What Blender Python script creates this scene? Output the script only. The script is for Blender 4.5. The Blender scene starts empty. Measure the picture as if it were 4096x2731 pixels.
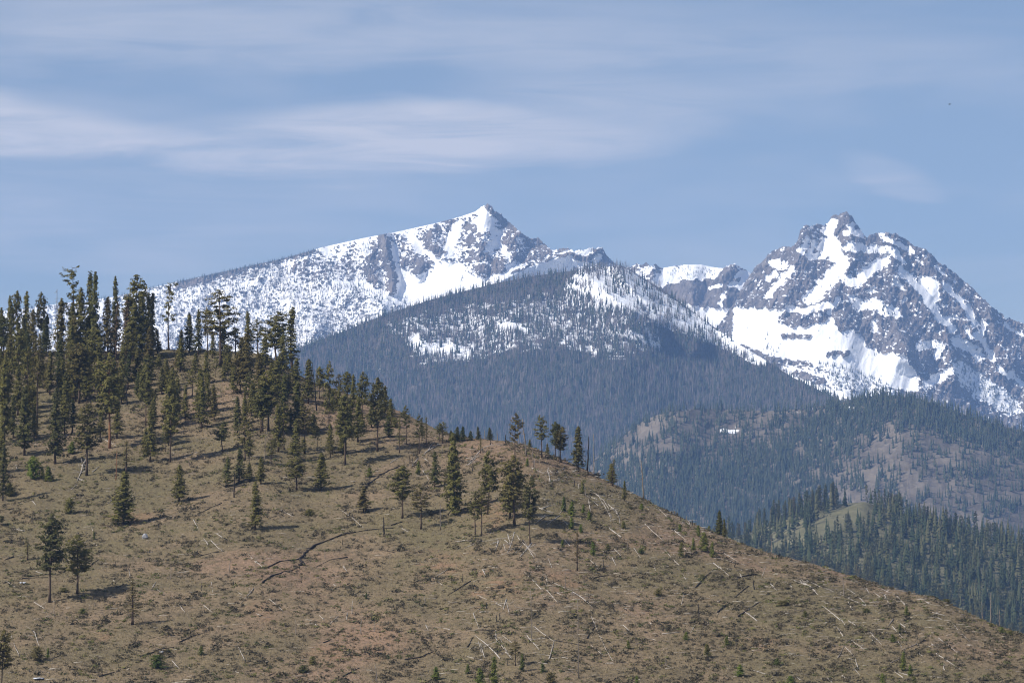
import bpy, math, random
import numpy as np
from mathutils import Vector, Matrix

# ------------------------------------------------------------------ camera
W, H = 1024.0, 682.75
HFOV = math.radians(18.0)
FPX = (W / 2) / math.tan(HFOV / 2)
HORIZON_V = 600.0
PITCH = math.atan((HORIZON_V - H / 2) / FPX)
scene = bpy.context.scene
COL = scene.collection

cam_data = bpy.data.cameras.new('camera')
cam_data.sensor_width = 36.0
cam_data.sensor_fit = 'HORIZONTAL'
cam_data.angle = HFOV
cam_data.clip_start = 1.0
cam_data.clip_end = 60000.0
cam = bpy.data.objects.new('camera', cam_data)
COL.objects.link(cam)
cam.location = (0, 0, 0)
cam.rotation_euler = (math.pi / 2 + PITCH, 0, 0)
scene.camera = cam

# ------------------------------------------------------------------ light
SUN_EL = math.radians(42)
SUN_DIR = Vector((-0.87 * math.cos(SUN_EL), -0.50 * math.cos(SUN_EL), math.sin(SUN_EL))).normalized()
sun_data = bpy.data.lights.new('sun', 'SUN')
sun_data.energy = 5.0
sun_data.angle = math.radians(0.53)
sun_data.color = (1.0, 0.955, 0.89)
sun = bpy.data.objects.new('sun', sun_data)
COL.objects.link(sun)
sun.rotation_euler = SUN_DIR.to_track_quat('Z', 'Y').to_euler()
sun.location = (-300, -200, 400)

vs = scene.view_settings
scene.display_settings.display_device = 'sRGB'
vs.view_transform = 'Standard'
vs.look = 'None'
vs.exposure = 0.44
vs.gamma = 1.0
vs.use_curve_mapping = False
scene.render.engine = 'CYCLES'
scene.cycles.max_bounces = 6
scene.cycles.diffuse_bounces = 2
scene.cycles.glossy_bounces = 1
scene.cycles.transmission_bounces = 2
scene.cycles.transparent_max_bounces = 4
scene.cycles.volume_bounces = 1
scene.cycles.use_denoising = True
scene.cycles.filter_width = 1.1
scene.cycles.use_adaptive_sampling = True
scene.cycles.adaptive_threshold = 0.015

# ------------------------------------------------------------------ node helpers
class NT:
    def __init__(self, tree):
        self.t = tree
        self.n = tree.nodes
        self.l = tree.links
    def new(self, typ, **kw):
        nd = self.n.new(typ)
        for k, v in kw.items():
            setattr(nd, k, v)
        return nd
    def link(self, a, b):
        self.l.new(a, b)
    def val(self, x, sock):
        if isinstance(x, bpy.types.NodeSocket):
            self.l.new(x, sock)
        else:
            sock.default_value = x
    def math(self, op, a, b=None, c=None, clamp=False):
        nd = self.n.new('ShaderNodeMath')
        nd.operation = op
        nd.use_clamp = clamp
        self.val(a, nd.inputs[0])
        if b is not None:
            self.val(b, nd.inputs[1])
        if c is not None:
            self.val(c, nd.inputs[2])
        return nd.outputs[0]
    def smooth(self, x, lo, hi, to0=0.0, to1=1.0):
        nd = self.n.new('ShaderNodeMapRange')
        nd.interpolation_type = 'SMOOTHSTEP'
        self.val(x, nd.inputs[0])
        for i, q in enumerate((lo, hi, to0, to1)):
            self.val(q, nd.inputs[1 + i])
        return nd.outputs[0]
    def mix(self, fac, a, b):
        nd = self.n.new('ShaderNodeMix')
        nd.data_type = 'RGBA'
        self.val(fac, nd.inputs['Factor'])
        for x, s in ((a, nd.inputs[6]), (b, nd.inputs[7])):
            if isinstance(x, bpy.types.NodeSocket):
                self.l.new(x, s)
            else:
                s.default_value = (*x, 1.0) if len(x) == 3 else x
        return nd.outputs[2]
    def noise(self, vec, scale, detail=4.0, rough=0.55, dist=0.0):
        nd = self.n.new('ShaderNodeTexNoise')
        self.l.new(vec, nd.inputs['Vector'])
        nd.inputs['Scale'].default_value = scale
        nd.inputs['Detail'].default_value = detail
        nd.inputs['Roughness'].default_value = rough
        nd.inputs['Distortion'].default_value = dist
        return nd.outputs['Fac']
    def scaled(self, vec, s):
        nd = self.n.new('ShaderNodeMapping')
        nd.vector_type = 'POINT'
        self.l.new(vec, nd.inputs['Vector'])
        nd.inputs['Scale'].default_value = s
        return nd.outputs[0]

def material(name, rough=0.9, spec=0.15):
    m = bpy.data.materials.new(name)
    m.use_nodes = True
    nt = NT(m.node_tree)
    bsdf = m.node_tree.nodes['Principled BSDF']
    bsdf.inputs['Roughness'].default_value = rough
    bsdf.inputs['Specular IOR Level'].default_value = spec
    return m, nt, bsdf

def bump(nt, bsdf, height, strength, dist):
    b = nt.new('ShaderNodeBump')
    b.inputs['Strength'].default_value = strength
    b.inputs['Distance'].default_value = dist
    nt.link(height, b.inputs['Height'])
    nt.link(b.outputs[0], bsdf.inputs['Normal'])

# ------------------------------------------------------------------ projection helpers
SN, CS = math.sin(PITCH), math.cos(PITCH)
def unproject(u, v, D):
    """frame position in 1024-wide units and distance along +Y -> world point(s)"""
    px = (np.asarray(u, float) - W / 2) / FPX
    py = (H / 2 - np.asarray(v, float)) / FPX
    dy = CS - py * SN
    return np.stack(np.broadcast_arrays(px / dy * D, D + 0 * px, (SN + py * CS) / dy * D), -1)
def project(P):
    P = np.asarray(P, float)
    a = P[..., 1] * CS + P[..., 2] * SN
    return P[..., 0] / a * FPX + W / 2, H / 2 - (-P[..., 1] * SN + P[..., 2] * CS) / a * FPX

# ------------------------------------------------------------------ world: sky with thin cloud sheets
world = bpy.data.worlds.new('World')
scene.world = world
world.use_nodes = True
wn = NT(world.node_tree)
for n in list(wn.n):
    wn.n.remove(n)
sky = wn.new('ShaderNodeTexSky')
sky.sky_type = 'NISHITA'
sky.sun_disc = False
sky.sun_elevation = SUN_EL
sky.sun_rotation = math.atan2(SUN_DIR.x, SUN_DIR.y)
sky.altitude = 1500
sky.air_density = 1.35
sky.dust_density = 0.6
sky.ozone_density = 3.5
tc = wn.new('ShaderNodeTexCoord')
sx = wn.new('ShaderNodeSeparateXYZ')
wn.link(tc.outputs['Generated'], sx.inputs[0])
az = wn.math('ARCTAN2', sx.outputs[0], sx.outputs[1])
el = wn.math('ARCSINE', sx.outputs[2])
cmb = wn.new('ShaderNodeCombineXYZ')
wn.link(az, cmb.inputs[0]); wn.link(el, cmb.inputs[1])
cvec = wn.scaled(cmb.outputs[0], (9.0, 42.0, 1.0))
n_big = wn.noise(cvec, 1.3, 3, 0.5, 0.3)
n_fine = wn.noise(wn.scaled(cmb.outputs[0], (16.0, 150.0, 1.0)), 1.0, 8, 0.62, 0.9)
def deg_of(x, y):
    # 2352-wide frame position -> azimuth, elevation (radians)
    p = unproject(x * 1024 / 2352, y * 1024 / 2352, 1.0)
    return math.atan2(p[0], p[1]), math.asin(p[2] / np.linalg.norm(p))
clouds = None
# thin lens-shaped sheets: centre, half width, half height, tilt, weight, edge softness
for (x, y, rx, ry, tilt, wgt, soft) in [
        (-80, 275, 560, 92, -0.08, 0.78, 0.75),
        (760, 330, 620, 95, 0.03, 0.62, 1.0),
        (1080, 305, 520, 72, -0.045, 0.50, 0.7),
        (1330, 250, 420, 90, 0.0, 0.24, 1.0),
        (2050, 415, 140, 52, -0.35, 0.34, 1.0),
        (150, 480, 900, 190, 0.0, 0.20, 1.0),
        (500, 60, 1500, 120, 0.0, 0.30, 1.0),
        (1650, 150, 700, 100, 0.05, 0.20, 1.0)]:
    a0, e0 = deg_of(x, y)
    a1, _ = deg_of(x + rx, y)
    _, e1 = deg_of(x, y - ry)
    ra, re = abs(a1 - a0), abs(e1 - e0)
    da = wn.math('SUBTRACT', az, a0)
    de = wn.math('SUBTRACT', wn.math('SUBTRACT', el, e0), wn.math('MULTIPLY', da, tilt))
    de = wn.math('ADD', de, wn.math('MULTIPLY', wn.math('SUBTRACT', n_big, 0.5), re * 1.1))
    de = wn.math('ADD', de, wn.math('MULTIPLY', wn.math('SUBTRACT', n_fine, 0.5), re * 0.7))
    qa = wn.math('POWER', wn.math('DIVIDE', da, ra), 2.0)
    qe = wn.math('POWER', wn.math('DIVIDE', de, re), 2.0)
    r2 = wn.math('SUBTRACT', 1.0, wn.math('ADD', qa, qe))
    m = wn.math('MULTIPLY', wn.smooth(r2, -0.1, soft), wgt)
    clouds = m if clouds is None else wn.math('ADD', clouds, wn.math('MULTIPLY', m, wn.math('SUBTRACT', 1.0, clouds)))
veil = wn.smooth(n_big, 0.35, 0.75, 0.14, 0.40)
tex = wn.smooth(n_fine, 0.28, 0.74, 0.45, 1.5)
cl = wn.math('MULTIPLY', clouds, tex)
cl = wn.math('ADD', cl, wn.math('MULTIPLY', veil, wn.math('SUBTRACT', 1.0, cl)), clamp=True)
tint = wn.new('ShaderNodeMix'); tint.data_type = 'RGBA'; tint.blend_type = 'MULTIPLY'
tint.inputs['Factor'].default_value = 1.0
wn.link(sky.outputs[0], tint.inputs[6]); tint.inputs[7].default_value = (0.95, 0.955, 1.02, 1)
skyc = wn.mix(cl, tint.outputs[2], (8.6, 8.5, 8.8))
bg = wn.new('ShaderNodeBackground')
bg.inputs['Strength'].default_value = 0.060
wn.link(skyc, bg.inputs['Color'])
wo = wn.new('ShaderNodeOutputWorld')
wn.link(bg.outputs[0], wo.inputs['Surface'])

# ------------------------------------------------------------------ numpy noise
def _hash(i, j, s):
    h = (i.astype(np.int64) * 374761393 + j.astype(np.int64) * 668265263 + s * 974634777) & 0xffffffff
    h = ((h ^ (h >> 13)) * 1274126177) & 0xffffffff
    h = ((h ^ (h >> 16)) * 2246822519) & 0xffffffff
    return (h ^ (h >> 15)) & 0xffffffff
def gnoise(x, y, seed=0):
    x = np.asarray(x, float); y = np.asarray(y, float)
    x, y = np.broadcast_arrays(x, y)
    xi = np.floor(x); yi = np.floor(y)
    fx = x - xi; fy = y - yi
    def g(dx, dy):
        a = _hash(xi + dx, yi + dy, seed) * (2 * math.pi / 4294967296.0)
        return np.cos(a) * (fx - dx) + np.sin(a) * (fy - dy)
    sx_ = fx * fx * fx * (fx * (fx * 6 - 15) + 10)
    sy_ = fy * fy * fy * (fy * (fy * 6 - 15) + 10)
    a = g(0, 0) * (1 - sx_) + g(1, 0) * sx_
    b = g(0, 1) * (1 - sx_) + g(1, 1) * sx_
    return (a * (1 - sy_) + b * sy_) * 1.5
def fbm(x, y, octv=4, seed=0, gain=0.5):
    s = 0; a = 1.0; t = 0
    for k in range(octv):
        s = s + a * gnoise(x * 2 ** k + 17.3 * k, y * 2 ** k - 9.1 * k, seed + k)
        t += a; a *= gain
    return s / t
def ridged(x, y, octv=4, seed=0, gain=0.5):
    s = 0; a = 1.0; t = 0
    for k in range(octv):
        s = s + a * (1 - 2 * np.abs(gnoise(x * 2 ** k + 5.7 * k, y * 2 ** k + 3.3 * k, seed + k)))
        t += a; a *= gain
    return s / t
def sstep(x, a, b):
    t = np.clip((x - a) / (b - a), 0, 1)
    return t * t * (3 - 2 * t)
def stroke_dist(u, v, pts):
    """distance of every (u,v) to a polyline"""
    d = np.full(np.shape(u), 1e9)
    pts = [np.array(p, float) for p in pts]
    if len(pts) == 1:
        return np.hypot(u - pts[0][0], v - pts[0][1])
    for a, b in zip(pts[:-1], pts[1:]):
        ab = b - a
        L = max(ab @ ab, 1e-9)
        t = np.clip(((u - a[0]) * ab[0] + (v - a[1]) * ab[1]) / L, 0, 1)
        d = np.minimum(d, np.hypot(u - a[0] - t * ab[0], v - a[1] - t * ab[1]))
    return d
def poly_inside(u, v, pts):
    ins = np.zeros(np.shape(u), bool)
    n = len(pts)
    for i in range(n):
        x1, y1 = pts[i]; x2, y2 = pts[(i + 1) % n]
        if y1 == y2:
            continue
        c = ((y1 > v) != (y2 > v)) & (u < (x2 - x1) * (v - y1) / (y2 - y1) + x1)
        ins ^= c
    return ins
def poly_soft(u, v, pts, soft):
    d = stroke_dist(u, v, list(pts) + [pts[0]])
    s = np.where(poly_inside(u, v, pts), d, -d)
    return sstep(s, -soft, soft)

# ------------------------------------------------------------------ mesh helpers
def mesh_arrays(name, V, F, mat=None, smooth=False):
    V = np.ascontiguousarray(V, np.float32)
    F = np.ascontiguousarray(F, np.int32)
    me = bpy.data.meshes.new(name)
    me.vertices.add(len(V))
    me.vertices.foreach_set('co', V.ravel())
    k = F.shape[1]
    me.loops.add(F.size)
    me.loops.foreach_set('vertex_index', F.ravel())
    me.polygons.add(len(F))
    me.polygons.foreach_set('loop_start', np.arange(0, F.size, k, dtype=np.int32))
    me.polygons.foreach_set('loop_total', np.full(len(F), k, np.int32))
    if smooth:
        me.polygons.foreach_set('use_smooth', np.ones(len(F), bool))
    me.update(calc_edges=True)
    me.validate(verbose=False)
    if mat is not None:
        me.materials.append(mat)
    return me
def add_attr(me, name, arr):
    a = me.attributes.new(name, 'FLOAT', 'POINT')
    a.data.foreach_set('value', np.ascontiguousarray(arr, np.float32).ravel())
def link(name, me, parent=None, loc=None):
    o = bpy.data.objects.new(name, me)
    COL.objects.link(o)
    if parent is not None:
        o.parent = parent
    if loc is not None:
        o.location = loc
    return o
def grid_faces(nr, nc):
    i = np.arange(nr * nc).reshape(nr, nc)
    return np.stack([i[:-1, :-1], i[1:, :-1], i[1:, 1:], i[:-1, 1:]], -1).reshape(-1, 4)
def tag(o, label=None, cat=None, group=None, kind=None):
    if label: o['label'] = label
    if cat: o['category'] = cat
    if group: o['group'] = group
    if kind: o['kind'] = kind
    return o

# frame regions used to note positions (origin in the 4096-wide frame, scale)
K_ = 1024 / 2351.0
REG = {'A': (0, 1000, K_), 'B': (600, 1000, K_), 'C': (1500, 1550, K_), 'D': (0, 1683, K_), 'E': (1024, 1683, K_),
       'F': (2048, 1683, K_), 'G': (3072, 1683, K_), 'H': (0, 2048, K_), 'I': (1024, 2048, K_), 'J': (2048, 2048, K_),
       'Q': (3072, 2048, K_), 'K': (1100, 750, K_), 'L': (2048, 950, K_), 'M': (3072, 800, 1024 / 1818.0),
       'Z': (1200, 1100, 1200 / 2352.0), 'O': (0, 1420, 700 / 1343.0), 'N': (600, 1250, 700 / 1343.0),
       'P': (1100, 1350, 700 / 1343.0), 'W': (0, 0, 4096 / 2352.0)}
def px(reg, x, y):
    ox, oy, s = REG[reg]
    return (ox + x * s) / 4.0, (oy + y * s) / 4.0
def pts(reg, lst):
    return [px(reg, x, y) for x, y in lst]
def plen(reg, d):
    return d * REG[reg][2] / 4.0

def attr_node(nt, name):
    a = nt.new('ShaderNodeAttribute')
    a.attribute_name = name
    return a.outputs['Fac']

# ------------------------------------------------------------------ materials of the land
def mat_mountain(name, rock_a, rock_b, ground=None):
    m, nt, b = material(name, 0.85, 0.1)
    geo = nt.new('ShaderNodeNewGeometry')
    pos = geo.outputs['Position']
    s = attr_node(nt, 'snow')
    n1 = nt.noise(nt.scaled(pos, (0.022, 0.022, 0.05)), 1.0, 6, 0.62, 0.4)
    n2 = nt.noise(nt.scaled(pos, (0.07, 0.07, 0.10)), 1.0, 5, 0.65, 0.4)
    x = nt.math('ADD', s, nt.math('MULTIPLY', nt.math('SUBTRACT', n1, 0.5), 0.8))
    x = nt.math('ADD', x, nt.math('MULTIPLY', nt.math('SUBTRACT', n2, 0.5), 0.75))
    f = nt.smooth(x, 0.47, 0.54)
    rn = nt.noise(nt.scaled(pos, (0.03, 0.03, 0.008)), 1.0, 6, 0.65, 0.6)
    rn2 = nt.noise(nt.scaled(pos, (0.006, 0.006, 0.006)), 1.0, 3, 0.5)
    rock = nt.mix(nt.smooth(rn, 0.35, 0.65), rock_a, rock_b)
    rock = nt.mix(nt.smooth(rn2, 0.52, 0.68, 0.0, 0.55), rock, (0.19, 0.15, 0.12))
    col = nt.mix(f, rock, (0.875, 0.87, 0.87))
    nt.link(col, b.inputs['Base Color'])
    hb = nt.math('MULTIPLY', nt.math('MULTIPLY_ADD', rn, 6.0, nt.math('MULTIPLY', n2, 3.0)), nt.smooth(f, 0.0, 1.0, 1.0, 0.12))
    hb = nt.math('ADD', hb, nt.math('MULTIPLY', f, 1.5))
    bump(nt, b, hb, 1.0, 1.6)
    return m
MAT_ROCK = mat_mountain('snow_and_rock', (0.078, 0.066, 0.060), (0.205, 0.176, 0.155))

def mat_slope(name, ca, cb, cc):
    m, nt, b = material(name, 0.9, 0.05)
    geo = nt.new('ShaderNodeNewGeometry')
    pos = geo.outputs['Position']
    s = attr_node(nt, 'snow')
    n1 = nt.noise(nt.scaled(pos, (0.02, 0.02, 0.05)), 1.0, 6, 0.65, 0.3)
    x = nt.math('ADD', s, nt.math('MULTIPLY', nt.math('SUBTRACT', n1, 0.5), 0.9))
    f = nt.smooth(x, 0.47, 0.55)
    n3 = nt.noise(pos, 0.012, 6, 0.65)
    g = nt.mix(nt.smooth(n3, 0.35, 0.65), ca, cb)
    n4 = nt.noise(pos, 0.09, 3, 0.6)
    g = nt.mix(nt.smooth(n4, 0.5, 0.75, 0.0, 0.5), g, cc)
    nt.link(nt.mix(f, g, (0.86, 0.87, 0.89)), b.inputs['Base Color'])
    bump(nt, b, n4, 0.6, 3.0)
    return m
MAT_SLOPE = mat_slope('forest_slope', (0.045, 0.042, 0.035), (0.095, 0.080, 0.065), (0.12, 0.105, 0.085))
MAT_HILL = mat_slope('hill_grass', (0.085, 0.080, 0.044), (0.155, 0.142, 0.080), (0.20, 0.18, 0.11))
MAT_BURN = mat_slope('burnt_slope', (0.080, 0.066, 0.050), (0.165, 0.136, 0.102), (0.235, 0.20, 0.155))

# ------------------------------------------------------------------ distant mountains
PX11 = 11500 / FPX
def far_face(name, crest, bottom, D_of, slope_deg, relief, snow, mat, step=0.8, rows=230, jag=None, back=700.0, u_range=None):
    """a mountain face: crest line, foot line, distance of the crest, slope, relief (metres towards the viewer)"""
    cu = np.array([c[0] for c in crest]); cv = np.array([c[1] for c in crest])
    u0, u1 = u_range or (cu[0], cu[-1])
    us = np.arange(u0, u1 + step, step)
    vc = np.interp(us, cu, cv)
    kk = np.exp(-0.5 * (np.arange(-30, 31) * step / 6.0) ** 2)
    vsm = np.convolve(np.pad(vc, 30, mode='edge'), kk / kk.sum(), mode='valid')
    if jag is not None:
        vc = vc + jag(us)
    bu = np.array([c[0] for c in bottom]); bv = np.array([c[1] for c in bottom])
    vb = np.maximum(np.interp(us, bu, bv), vc + 6)
    w = np.linspace(0, 1, rows)[:, None] ** 1.08
    V = vsm[None] + (vb - vsm)[None] * w + (vc - vsm)[None] * np.clip(1 - w * 6, 0, 1)
    V = np.maximum.accumulate(V, 0)
    U = np.broadcast_to(us[None], V.shape)
    Dc = D_of(us)[None]
    mpx = Dc / FPX
    D = Dc - (V - vsm[None]) * mpx / math.tan(math.radians(slope_deg))
    S = snow(U, V, vsm[None])
    D = D - relief(U, V, vsm[None], S)
    P = unproject(U, V, D)
    # far side of the ridge falls away behind the crest
    top = P[0]
    backs = []
    for k, (f, dz) in enumerate(((0.06, 0.02), (0.35, 0.25), (1.0, 0.9))):
        q = top.copy()
        q[:, 1] += back * f
        q[:, 0] *= q[:, 1] / top[:, 1]
        q[:, 2] -= back * dz * 0.75
        backs.append(q)
    allP = np.concatenate([np.stack(backs[::-1]), P], 0)
    allS = np.concatenate([np.repeat(S[:1], 3, 0), S], 0)
    nr, nc = allP.shape[:2]
    me = mesh_arrays(name, allP.reshape(-1, 3), grid_faces(nr, nc), mat, smooth=True)
    add_attr(me, 'snow', allS.reshape(-1))
    o = link(name, me)
    def depth(u, v):
        u = np.asarray(u, float); v = np.asarray(v, float)
        c = np.interp(u, us, vsm)
        d = D_of(u)
        dd = d - (v - c) * d / FPX / math.tan(math.radians(slope_deg))
        return dd - relief(u, v, c, snow(u, v, c))
    return o, depth, (us, vc, vb)

def paint(u, v, base, strokes, warp=1.0):
    """strokes: ('line', value, radius, pts) or ('poly', value, soft, pts); later ones win"""
    s = base
    u, v = (u + warp * (3.2 * fbm(u / 9, v / 7, 2, 201) + 2.4 * fbm(u / 2.6, v / 3.4, 3, 203)),
            v + warp * (3.0 * fbm(u / 8, v / 8, 2, 205) + 2.0 * fbm(u / 2.8, v / 2.2, 3, 207)))
    for kind, val, rad, p in strokes:
        if kind == 'line':
            k = 1 - sstep(stroke_dist(u, v, p), rad * 0.35, rad * 1.45)
        else:
            k = poly_soft(u, v, p, rad)
        s = s * (1 - k) + val * k
    return s
def rough_snow(u, v, s):
    k = 1 - sstep(s, 0.86, 0.99)
    return np.clip(s + k * (0.27 * ridged((u + v * 0.5) / 9, (v - u * 0.35) / 5, 3, 211) + 0.24 * fbm(u / 3.0, v / 2.2, 2, 213)), 0, 1)
def SL(reg, val, width, lst):
    return ('line', val, plen(reg, width), pts(reg, lst))
def SP(reg, val, soft, lst):
    return ('poly', val, plen(reg, soft), pts(reg, lst))

# --- left snowy peak
LEFT_CREST = pts('W', [(-260, 735), (0, 715), (100, 702), (260, 682), (335, 664), (430, 642), (540, 618), (640, 596), (700, 580), (740, 568),
                       (830, 548), (890, 536), (905, 534), (1000, 513), (1060, 497), (1092, 486), (1100, 479), (1112, 474), (1120, 469), (1129, 473),
                       (1134, 484), (1148, 490), (1158, 500), (1166, 506), (1186, 524), (1205, 540), (1222, 549), (1235, 545), (1247, 556), (1262, 570), (1272, 577),
                       (1284, 573), (1296, 570), (1310, 570), (1318, 578), (1345, 572), (1360, 568), (1366, 571), (1372, 566), (1384, 569), (1394, 585), (1412, 605), (1440, 630), (1480, 660)])
LEFT_BOTTOM = pts('W', [(-260, 1000), (0, 900), (600, 860), (700, 830), (900, 745), (1200, 690), (1300, 660), (1480, 690)])
left_strokes = [
    SP('K', 0.50, 60, [(-900, 700), (-200, 640), (0, 655), (350, 590), (700, 540), (760, 800), (680, 1000), (900, 1200), (400, 1500), (-900, 1600)]),
    SP('K', 0.10, 22, [(-900, 560), (-400, 700), (0, 620), (350, 545), (400, 590), (200, 640), (0, 700), (-400, 800), (-900, 930)]),
    SP('K', 0.40, 40, [(100, 700), (420, 640), (700, 640), (760, 780), (600, 850), (430, 860), (250, 860), (130, 800)]),
    SP('K', 0.40, 40, [(700, 520), (1000, 430), (1500, 320), (1900, 200), (2100, 300), (2280, 500), (2200, 720), (1900, 860), (1450, 760), (1150, 800), (800, 720)]),
    # cornice and the big bowl
    SL('K', 1.0, 17, [(370, 572), (620, 500), (840, 440), (990, 430), (1200, 385), (1500, 305), (1800, 236), (1900, 200)]),
    SP('K', 1.0, 14, [(1150, 790), (1245, 755), (1290, 815), (1420, 795), (1470, 715), (1560, 680), (1700, 700), (1780, 800), (1950, 845), (2150, 770),
                      (2300, 700), (2100, 830), (1950, 900), (1600, 1010), (1200, 1085), (1000, 1060), (850, 985), (680, 880), (690, 850), (820, 850), (920, 915), (1050, 975), (1110, 985)]),
    SL('K', 1.0, 26, [(1095, 545), (1105, 640), (1130, 720), (1150, 800), (1170, 960)]),
    SL('K', 0.95, 60, [(1930, 230), (1960, 310), (1870, 340)]), SL('K', 0.80, 44, [(1700, 330), (1640, 430), (1620, 560), (1480, 650)]),
    SL('K', 0.72, 40, [(1230, 440), (1320, 520), (1340, 600)]), SL('K', 0.75, 34, [(1990, 380), (2040, 470), (1960, 560), (1990, 640)]),
    SL('K', 0.92, 26, [(2085, 440), (2060, 500), (2120, 600), (2190, 690), (2140, 750)]), SL('K', 0.75, 44, [(790, 500), (850, 600)]),
    SL('K', 0.9, 26, [(1420, 600), (1470, 680), (1500, 730)]), SL('K', 0.8, 50, [(700, 900), (560, 900), (420, 1000)]),
    # rock
    SL('K', 0.16, 62, [(1000, 460), (1010, 560), (1045, 680), (1085, 830), (1070, 940)]), SL('K', 0.2, 55, [(900, 650), (870, 780), (930, 880)]),
    SL('K', 0.22, 55, [(1420, 440), (1410, 520), (1520, 590)]), SL('K', 0.24, 60, [(1180, 690), (1260, 650), (1370, 680), (1290, 770)]),
    SL('K', 0.24, 42, [(1740, 350), (1820, 370), (1770, 490), (1900, 530)]), SL('K', 0.2, 36, [(1975, 165), (1960, 195)]),
    SL('K', 0.18, 48, [(2010, 235), (2080, 280), (2140, 330), (2230, 400), (2330, 450), (2420, 520)]),
    SL('K', 0.22, 50, [(2110, 480), (2180, 520)]), SL('K', 0.26, 55, [(1760, 640), (1930, 630), (2080, 740), (1890, 745)]),
    SL('K', 0.22, 55, [(2200, 640), (2290, 640), (2400, 620)]), SL('K', 0.3, 40, [(1640, 300), (1480, 370)]),
    # the lower shoulder to the right
    SP('L', 0.95, 22, [(-160, 420), (0, 330), (250, 215), (420, 150), (560, 120), (680, 95), (740, 130), (640, 190), (740, 250), (500, 280), (200, 370), (0, 400)]),
    SL('L', 0.25, 20, [(0, 320), (180, 250), (380, 180), (560, 150)]), SL('L', 0.18, 36, [(590, 175), (730, 220)]),
    SP('L', 0.22, 14, [(740, 110), (830, 90), (950, 240), (800, 270), (720, 240)]), SL('L', 0.9, 22, [(790, 175), (760, 215)]),
    SL('L', 0.25, 26, [(420, 120), (520, 95)]), SP('L', 0.28, 20, [(100, 60), (220, -10), (370, 120), (220, 220), (50, 190)]),
]
left_spurs = [(75, 8.5, pts('K', [(1000, 430), (1030, 600), (1075, 780), (1075, 960)])), (45, 9, pts('K', [(800, 560), (880, 760), (950, 900)])),
              (55, 11, pts('K', [(1430, 400), (1460, 560), (1560, 640)])), (50, 9, pts('K', [(1250, 560), (1330, 700), (1310, 800)])),
              (70, 16, pts('K', [(1960, 170), (1900, 420), (1880, 640), (1880, 760)])), (70, 18, pts('K', [(2250, 400), (2200, 620), (2080, 780)])),
              (80, 26, pts('K', [(200, 600), (420, 830), (700, 950), (1000, 1080)])), (60, 22, pts('K', [(-200, 660), (100, 900), (350, 1250)])),
              (90, 18, pts('L', [(700, 95), (500, 170), (200, 260), (-100, 400)]))]
def left_snow(u, v, c):
    return rough_snow(u, v, paint(u, v, np.full(np.shape(u), 0.5), left_strokes))
def relief_fn(spurs, seed, amp=1.0):
    def f(u, v, c, S):
        r = np.zeros(np.shape(u))
        for A, wd, p in spurs:
            d = stroke_dist(u, v, p)
            r = np.maximum(r, A * np.clip(1 - d / wd, 0, 1) ** 0.9)
        rock = 1 - sstep(S, 0.35, 0.75)
        r = r + amp * (46 * fbm(u / 42 + v / 160, v / 75, 3, seed) + 20 * ridged(u / 13 + v / 40, v / 30, 3, seed + 7) * (0.3 + 0.7 * rock)
                       + 9.0 * ridged(u / 4.2, v / 8.0, 3, seed + 13) * rock + 1.6 * fbm(u / 3.0, v / 3.0, 2, seed + 23) * (0.2 + 0.8 * rock))
        return r
    return f
def left_jag(us):
    k = sstep(us, px('K', 1850, 0)[0], px('K', 1900, 0)[0])
    return k * (1.1 * gnoise(us / 2.3, 0.5, 5) + 0.8 * gnoise(us / 0.9, 3.5, 6))
o, depth_left, grid_left = far_face('snowy_mountain', LEFT_CREST, LEFT_BOTTOM, lambda u: 11500 + 0 * u, 37, relief_fn(left_spurs, 11), left_snow, MAT_ROCK,
                                    step=0.62, rows=270, jag=left_jag)
tag(o, 'snow covered mountain with a pointed rocky summit and wide white bowl', kind='structure')

# --- middle saddle between the peaks
MID_CREST = pts('W', [(1380, 660), (1420, 622), (1450, 612), (1462, 606), (1475, 608), (1485, 603), (1495, 611), (1505, 606), (1512, 612), (1520, 616), (1540, 612), (1570, 608), (1610, 608), (1640, 614),
                      (1660, 616), (1672, 610), (1688, 605), (1700, 614), (1716, 622), (1740, 640), (1800, 700), (1860, 760)])
MID_BOTTOM = pts('W', [(1380, 690), (1500, 760), (1700, 900), (1860, 940)])
mid_strokes = [
    SP('L', 0.95, 20, [(1240, 420), (1420, 270), (1500, 252), (1700, 245), (1930, 280), (1890, 350), (1750, 385), (1600, 395), (1480, 415), (1340, 470), (1260, 440)]),
    SP('L', 0.13, 14, [(1330, 470), (1480, 415), (1640, 385), (1850, 390), (1900, 330), (2000, 250), (2100, 240), (2080, 480), (2160, 560), (2080, 660), (1930, 660), (1750, 645), (1540, 595)]),
    SP('L', 1.0, 12, [(1540, 605), (1750, 650), (1930, 665), (2100, 660), (2400, 660), (2400, 1200), (2100, 1050), (1850, 850), (1680, 730)]),
    SL('L', 0.9, 16, [(1945, 500), (1910, 590), (1930, 650)]), SL('L', 0.85, 14, [(1820, 465), (1900, 450)]),
    SL('L', 0.25, 30, [(1100, 300), (1180, 250), (1290, 240), (1360, 280), (1260, 380)]), SL('L', 0.3, 26, [(1990, 255), (2110, 290)]),
    SL('L', 0.85, 14, [(1120, 320), (1160, 340)]), SL('L', 0.85, 22, [(2060, 350), (2200, 320), (2100, 430), (2000, 440)]),
    SL('L', 0.35, 16, [(1440, 265), (1500, 252)]), SL('L', 0.85, 12, [(2190, 480), (2150, 600), (2110, 650)])]
mid_spurs = [(60, 14, pts('L', [(2040, 240), (1900, 400), (1930, 560)])), (40, 10, pts('L', [(1290, 240), (1300, 380)])), (45, 16, pts('L', [(1640, 390), (1660, 600)]))]
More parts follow.
